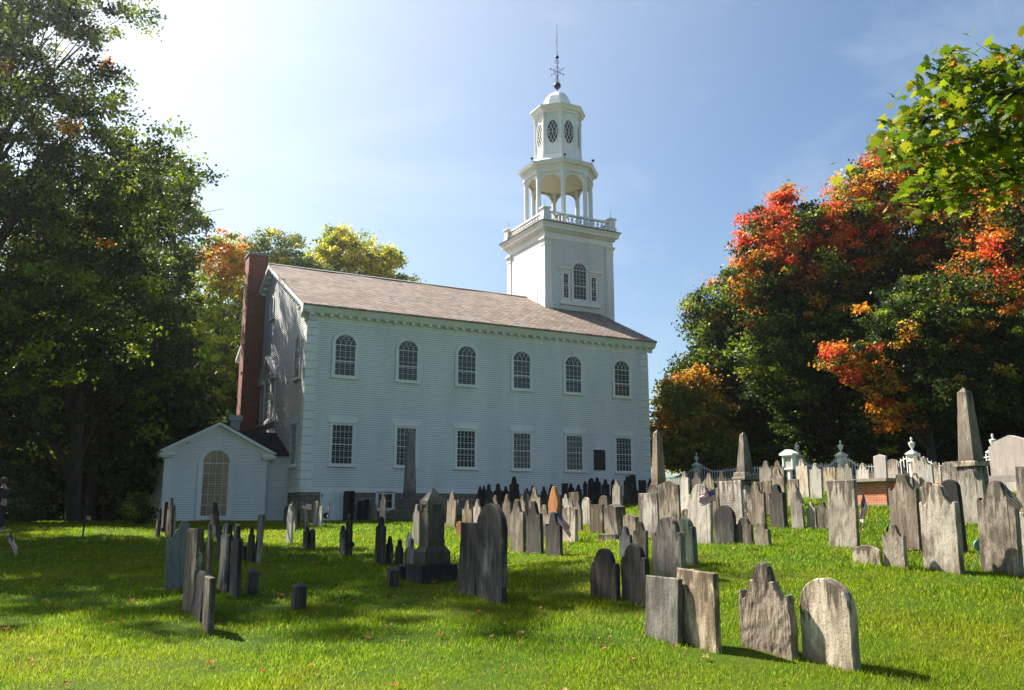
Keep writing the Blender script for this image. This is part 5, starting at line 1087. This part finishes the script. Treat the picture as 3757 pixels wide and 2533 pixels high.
# ------------------------------------------------------------------ overhanging maple bough, near right (its trunk stands just outside the frame)
def maple_shape():
    pts=[(0,-.42),(.10,-.2),(.32,-.34),(.30,-.16),(.56,-.12),(.42,.02),(.55,.2),(.30,.16),(.22,.22),(.26,.44),(.12,.36),(0,.62),(-.12,.36),(-.26,.44),(-.22,.22),(-.30,.16),(-.55,.2),(-.42,.02),(-.56,-.12),(-.30,-.16),(-.32,-.34),(-.10,-.2)]
    return np.array(pts)
def near_maple():
    p0=(1.04,-39.82); g0=H(*p0); e=empty('maple_tree',(p0[0],p0[1],g0)); tag(e,'near maple whose big yellow-green leaves hang into the upper right corner','tree')
    r=np.random.RandomState(4); mb=MB(); Zc=CAM[2]-g0
    def W3(dr,da,z): return Vector((Rh[0]*dr+Fh[0]*da,Rh[1]*dr+Fh[1]*da,z))
    z1=3.9+Zc; 
    mb.tube([W3(0,0,-.3),W3(0,0,1.2),W3(-.1,0,3.2),W3(-.3,.1,5.0),W3(-.2,0,7)],[.34,.24,.21,.17,.1],12)
    tips=[]; cents=[]
    # boughs (offsets from trunk base): r from 8.6; frame's right edge at 8.5 m is r=5.0
    B=[[W3(-.25,.1,4.6),W3(-2.2,-.1,z1+.55),W3(-3.6,-.2,z1+.5),W3(-4.7,-.3,z1+.1)],[W3(-.25,.1,4.4),W3(-2.2,-.2,z1+.2),W3(-3.6,-.3,z1-.05),W3(-4.95,-.4,z1-.25)],[W3(-.25,.1,4.2),W3(-2.4,.2,z1-.1),W3(-3.6,.3,z1-.2),W3(-4.3,.3,z1-.45)],[W3(-.2,.1,4.8),W3(-2,.2,z1+1.0),W3(-3.2,.1,z1+.95),W3(-4.2,0,z1+.75)],[W3(-.2,.1,5),W3(-1.6,.3,z1+.9),W3(-2.9,.5,z1+.35),W3(-3.6,.6,z1-.15)],[W3(-.2,.1,5),W3(-1.6,.3,z1+.9),W3(-2.9,.3,z1+.75),W3(-3.9,.2,z1+.35)]]
    for b in B:
        mb.tube(b,[.06,.03,.016,.006],6)
        for k in range(84):
            t_=.3+.7*r.rand()**.85; s_=t_*3; i0=min(2,int(s_)); q=b[i0].lerp(b[i0+1],s_-i0); o=Vector((r.randn()*.34,r.randn()*.34,r.randn()*.14-.02))*(1.15-.5*t_)
            tip=q+o; mb.tube([q,q.lerp(tip,.5)+Vector((0,0,.03)),tip],[.006,.004,.002],4)
            for m_ in range(6): cents.append(tip+Vector(r.randn(3)*.10))
    mb.build('trunk',M['bark'],e,smooth=True)
    S=maple_shape(); K=len(S); Vs=[];Cs=[];Fs=[]
    pal=[(.12,.19,.008),(.2,.26,.010),(.07,.13,.008),(.28,.28,.014)]
    base=0
    for c in cents:
        s_=.125*(.55+.75*r.rand()); nrm=np.array([r.randn()*.55,r.randn()*.55,.8]); nrm/=np.linalg.norm(nrm); t_=np.cross(nrm,r.randn(3)); t_/=np.linalg.norm(t_); bb=np.cross(nrm,t_); cu=r.rand()*.9
        P=np.array(c)+s_*(S[:,:1]*t_+S[:,1:]*bb)-nrm*(s_*cu*((S**2).sum(1))[:,None]*.8); Vs.append(P); Vs.append(np.array([c]))
        col=np.array(pal[r.randint(4)])*(.8+.4*r.rand()); 
        if r.rand()<.015: col=np.array((.6,.17,.03))
        for k in range(K): Fs.append((base+k,base+(k+1)%K,base+K)); Cs.append((*col,1))
        base+=K+1
    npmesh('crown',np.concatenate(Vs),np.array(Fs),M['nearleaf'],e,('leafcol','FLOAT_COLOR',np.array(Cs)),3)
near_maple()
# fallen leaves
r=np.random.RandomState(9); n=330; d=8+22*r.rand(n)**.8; q=(r.rand(n)*2-1)*.6*d; x=CAM[0]+Rh[0]*q+Fh[0]*d; y=CAM[1]+Rh[1]*q+Fh[1]*d; z=HH(x,y)+.05
S=maple_shape(); K=len(S); Vs=np.empty((n,K+1,3)); a=r.rand(n)*6.28; s_=.04+.045*r.rand(n)
for k in range(K): Vs[:,k]=np.stack([x+s_*(S[k,0]*np.cos(a)-S[k,1]*np.sin(a)),y+s_*(S[k,0]*np.sin(a)+S[k,1]*np.cos(a)),z+s_*.5*r.rand(n)],-1)
Vs[:,K]=np.stack([x,y,z],-1); base=np.arange(n)*(K+1); F_=np.concatenate([np.stack([base+k,base+(k+1)%K,base+K],-1) for k in range(K)]); 
pc=np.array([(.35,.14,.05),(.3,.2,.08),(.42,.12,.04),(.35,.26,.1)])[r.randint(4,size=n)]; cc=np.tile(np.concatenate([pc,np.ones((n,1))],1),(K,1))
o=npmesh('fallen_leaves',Vs.reshape(-1,3),F_,M['leaf'],None,('leafcol','FLOAT_COLOR',cc),3); tag(o,'scattered fallen brown and orange leaves on the lawn','leaves',kind='stuff')
# ------------------------------------------------------------------ person at the left edge
def skin(name,chain,edges,par,m_,sub=1):
    me=bpy.data.meshes.new(name); me.from_pydata([c[:3] for c in chain],edges,[]); o=bpy.data.objects.new(name,me); COL.objects.link(o); me.materials.append(m_)
    md=o.modifiers.new('Skin','SKIN'); md.use_smooth_shade=True
    for v,c in zip(me.skin_vertices[0].data,chain): v.radius=(c[3],c[4] if len(c)>4 else c[3])
    me.skin_vertices[0].data[0].use_root=True; s=o.modifiers.new('Sub','SUBSURF'); s.levels=sub; s.render_levels=sub
    if par: o.parent=par
    return o
def person():
    p=(-12.31,-9.92); g0=H(*p); e=empty('person',(p[0],p[1],g0),R(62)); tag(e,'person at the left edge in a dark jacket, light shirt hem and dark trousers, walking','person')
    sk=simple('skin',(.45,.26,.18),.5); dk=simple('dark_jacket',(.02,.022,.03),.8); tr=simple('dark_trousers',(.015,.018,.03),.8); sh=simple('light_shirt',(.35,.38,.42),.8); hr=simple('brown_hair',(.06,.035,.02),.7); wh=simple('white_shoe',(.45,.44,.42),.6)
    ch=[(0,0,.95,.13,.1),(0,0,1.15,.12,.09),(0,.02,1.38,.15,.1),(0,.02,1.48,.06),(0,.04,1.55,.055),(0,.05,1.63,.085,.1),(0,.05,1.71,.075,.09),
        (.19,.02,1.42,.055),(.25,.0,1.15,.045),(.24,.14,.93,.033),(.235,.2,.86,.035,.018),
        (-.19,.02,1.42,.055),(-.24,-.05,1.16,.045),(-.25,-.02,.92,.033),(-.245,.03,.84,.035,.018),
        (.09,0,.88,.09),(.1,.12,.5,.06),(.1,.08,.09,.045),(-.09,0,.88,.09),(-.1,-.02,.5,.06),(-.1,-.2,.12,.045)]
    ed=[(0,1),(1,2),(2,3),(3,4),(4,5),(5,6),(2,7),(7,8),(8,9),(9,10),(2,11),(11,12),(12,13),(13,14),(0,15),(15,16),(16,17),(0,18),(18,19),(19,20)]
    for hx,hy,hz in ((.235,.2,.86),(-.245,.03,.84)):
        w=10 if hx>0 else 14
        for k in range(4):
            i0=len(ch); fx=hx+(k-1.5)*.018; ln=(.07,.08,.075,.06)[k]; ch+= [(fx,hy+.01,hz-.045,.009),(fx,hy+.018,hz-.045-ln*.5,.008),(fx,hy+.03,hz-.045-ln,.007)]; ed+=[(w,i0),(i0,i0+1),(i0+1,i0+2)]
        i0=len(ch); s_=-1 if hx>0 else 1; ch+=[(hx+s_*.035,hy+.015,hz-.015,.01),(hx+s_*.045,hy+.03,hz-.06,.008)]; ed+=[(w,i0),(i0,i0+1)]
    skin('body',ch,ed,e,sk)
    mb=MB(); mb.lathe((0,.035),[(.04,1.79),(.085,1.77),(.105,1.71),(.105,1.64),(.09,1.58)],12,cap=False); mb.build('hair',hr,e,smooth=True)
    skin('jacket',[(0,0,1.02,.16,.12),(0,0,1.2,.15,.115),(0,.02,1.4,.175,.125),(.2,.02,1.42,.07),(.255,.0,1.15,.058),(.245,.13,.95,.047),(-.2,.02,1.42,.07),(-.245,-.05,1.16,.058),(-.25,-.02,.95,.047)],[(0,1),(1,2),(2,3),(3,4),(4,5),(2,6),(6,7),(7,8)],e,dk)
    skin('shirt_hem',[(0,0,.93,.165,.125),(0,0,1.0,.163,.122)],[(0,1)],e,sh)
    skin('trousers',[(0,0,.93,.15,.11),(.09,0,.84,.1),(.1,.12,.5,.075),(.1,.085,.13,.065),(-.09,0,.84,.1),(-.1,-.02,.5,.075),(-.1,-.18,.16,.065)],[(0,1),(1,2),(2,3),(0,4),(4,5),(5,6)],e,tr)
    for x_,y_,z_ in ((.1,.1,.05),(-.1,-.17,.06)): skin('shoe',[(x_,y_-.06,z_,.045),(x_,y_+.06,z_,.045,.04),(x_,y_+.16,z_-.01,.035,.025)],[(0,1),(1,2)],e,wh)
person()
# ------------------------------------------------------------------ thin haze volume added to imitate lens flare towards the sun
mb=MB(); mb.box(-120,120,-90,150,-12,46); hz_m=bpy.data.materials.new('flare_haze'); hz_m.use_nodes=True; hn=hz_m.node_tree; hn.nodes.remove(hn.nodes['Principled BSDF']); pv=N(hn,'ShaderNodeVolumePrincipled'); pv.inputs['Density'].default_value=.0004; pv.inputs['Anisotropy'].default_value=.86; pv.inputs['Color'].default_value=(.97,.98,1,1)
L(hn,pv.outputs[0],[n for n in hn.nodes if n.type=='OUTPUT_MATERIAL'][0].inputs['Volume']); tag(mb.build('added_flare_haze',hz_m),'thin haze volume added to wash out the view towards the sun like lens flare',kind='stuff')
# ------------------------------------------------------------------ light
EL=R(45.5); AZx,AZy=-sin(R(24.5)),cos(R(24.5)); sv=Vector((AZx*cos(EL),AZy*cos(EL),sin(EL)))
sd=bpy.data.lights.new('sun','SUN'); so=bpy.data.objects.new('sun',sd); COL.objects.link(so); sd.energy=5.0; sd.angle=R(.53); sd.color=(1,.93,.82); so.rotation_euler=sv.to_track_quat('Z','Y').to_euler()
wd=bpy.data.worlds.new('World'); sc.world=wd; wd.use_nodes=True; nt=wd.node_tree; bg=nt.nodes['Background']
sk=N(nt,'ShaderNodeTexSky'); sk.sky_type='NISHITA'; sk.sun_disc=False; sk.sun_elevation=EL; sk.sun_rotation=R(-24.5); sk.altitude=200; sk.air_density=1; sk.dust_density=1.3; sk.ozone_density=1.5
tc=N(nt,'ShaderNodeTexCoord'); mp=mapping(nt,tc.outputs['Generated'],(1.2,3.5,5)); cl_=noise(nt,mp,1.4,6,.6,.8)
c=mix(nt,ramp(nt,cl_,[(.5,0.0),(.8,.28)]),sk.outputs[0],(6,6.4,7)); 
dv=N(nt,'ShaderNodeVectorMath'); dv.operation='DOT_PRODUCT'; L(nt,tc.outputs['Generated'],dv.inputs[0]); dv.inputs[1].default_value=sv
gl=N(nt,'ShaderNodeMapRange'); gl.inputs['From Min'].default_value=.5; gl.inputs['From Max'].default_value=1; L(nt,dv.outputs['Value'],gl.inputs['Value']); pw_=N(nt,'ShaderNodeMath'); pw_.operation='POWER'; L(nt,gl.outputs[0],pw_.inputs[0]); pw_.inputs[1].default_value=1.45
hz=N(nt,'ShaderNodeVectorMath'); hz.operation='SCALE'; hz.inputs[0].default_value=(3.7,3.4,2.7); L(nt,pw_.outputs[0],hz.inputs['Scale']); ad=N(nt,'ShaderNodeVectorMath'); ad.operation='ADD'; L(nt,mix(nt,1.0,c,(.94,1.02,1.04),'MULTIPLY'),ad.inputs[0]); L(nt,hz.outputs[0],ad.inputs[1])
L(nt,ad.outputs[0],bg.inputs['Color']); bg.inputs['Strength'].default_value=.051
sc.view_settings.view_transform='Standard'; sc.view_settings.look='None'; sc.view_settings.exposure=1.58; sc.view_settings.gamma=1
cy=sc.cycles; cy.max_bounces=6; cy.volume_bounces=0; cy.diffuse_bounces=3; cy.glossy_bounces=3; cy.transmission_bounces=4; cy.transparent_max_bounces=8; cy.use_denoising=True; cy.use_adaptive_sampling=True; cy.adaptive_threshold=.02; cy.sample_clamp_indirect=6; cy.caustics_reflective=False; cy.caustics_refractive=False
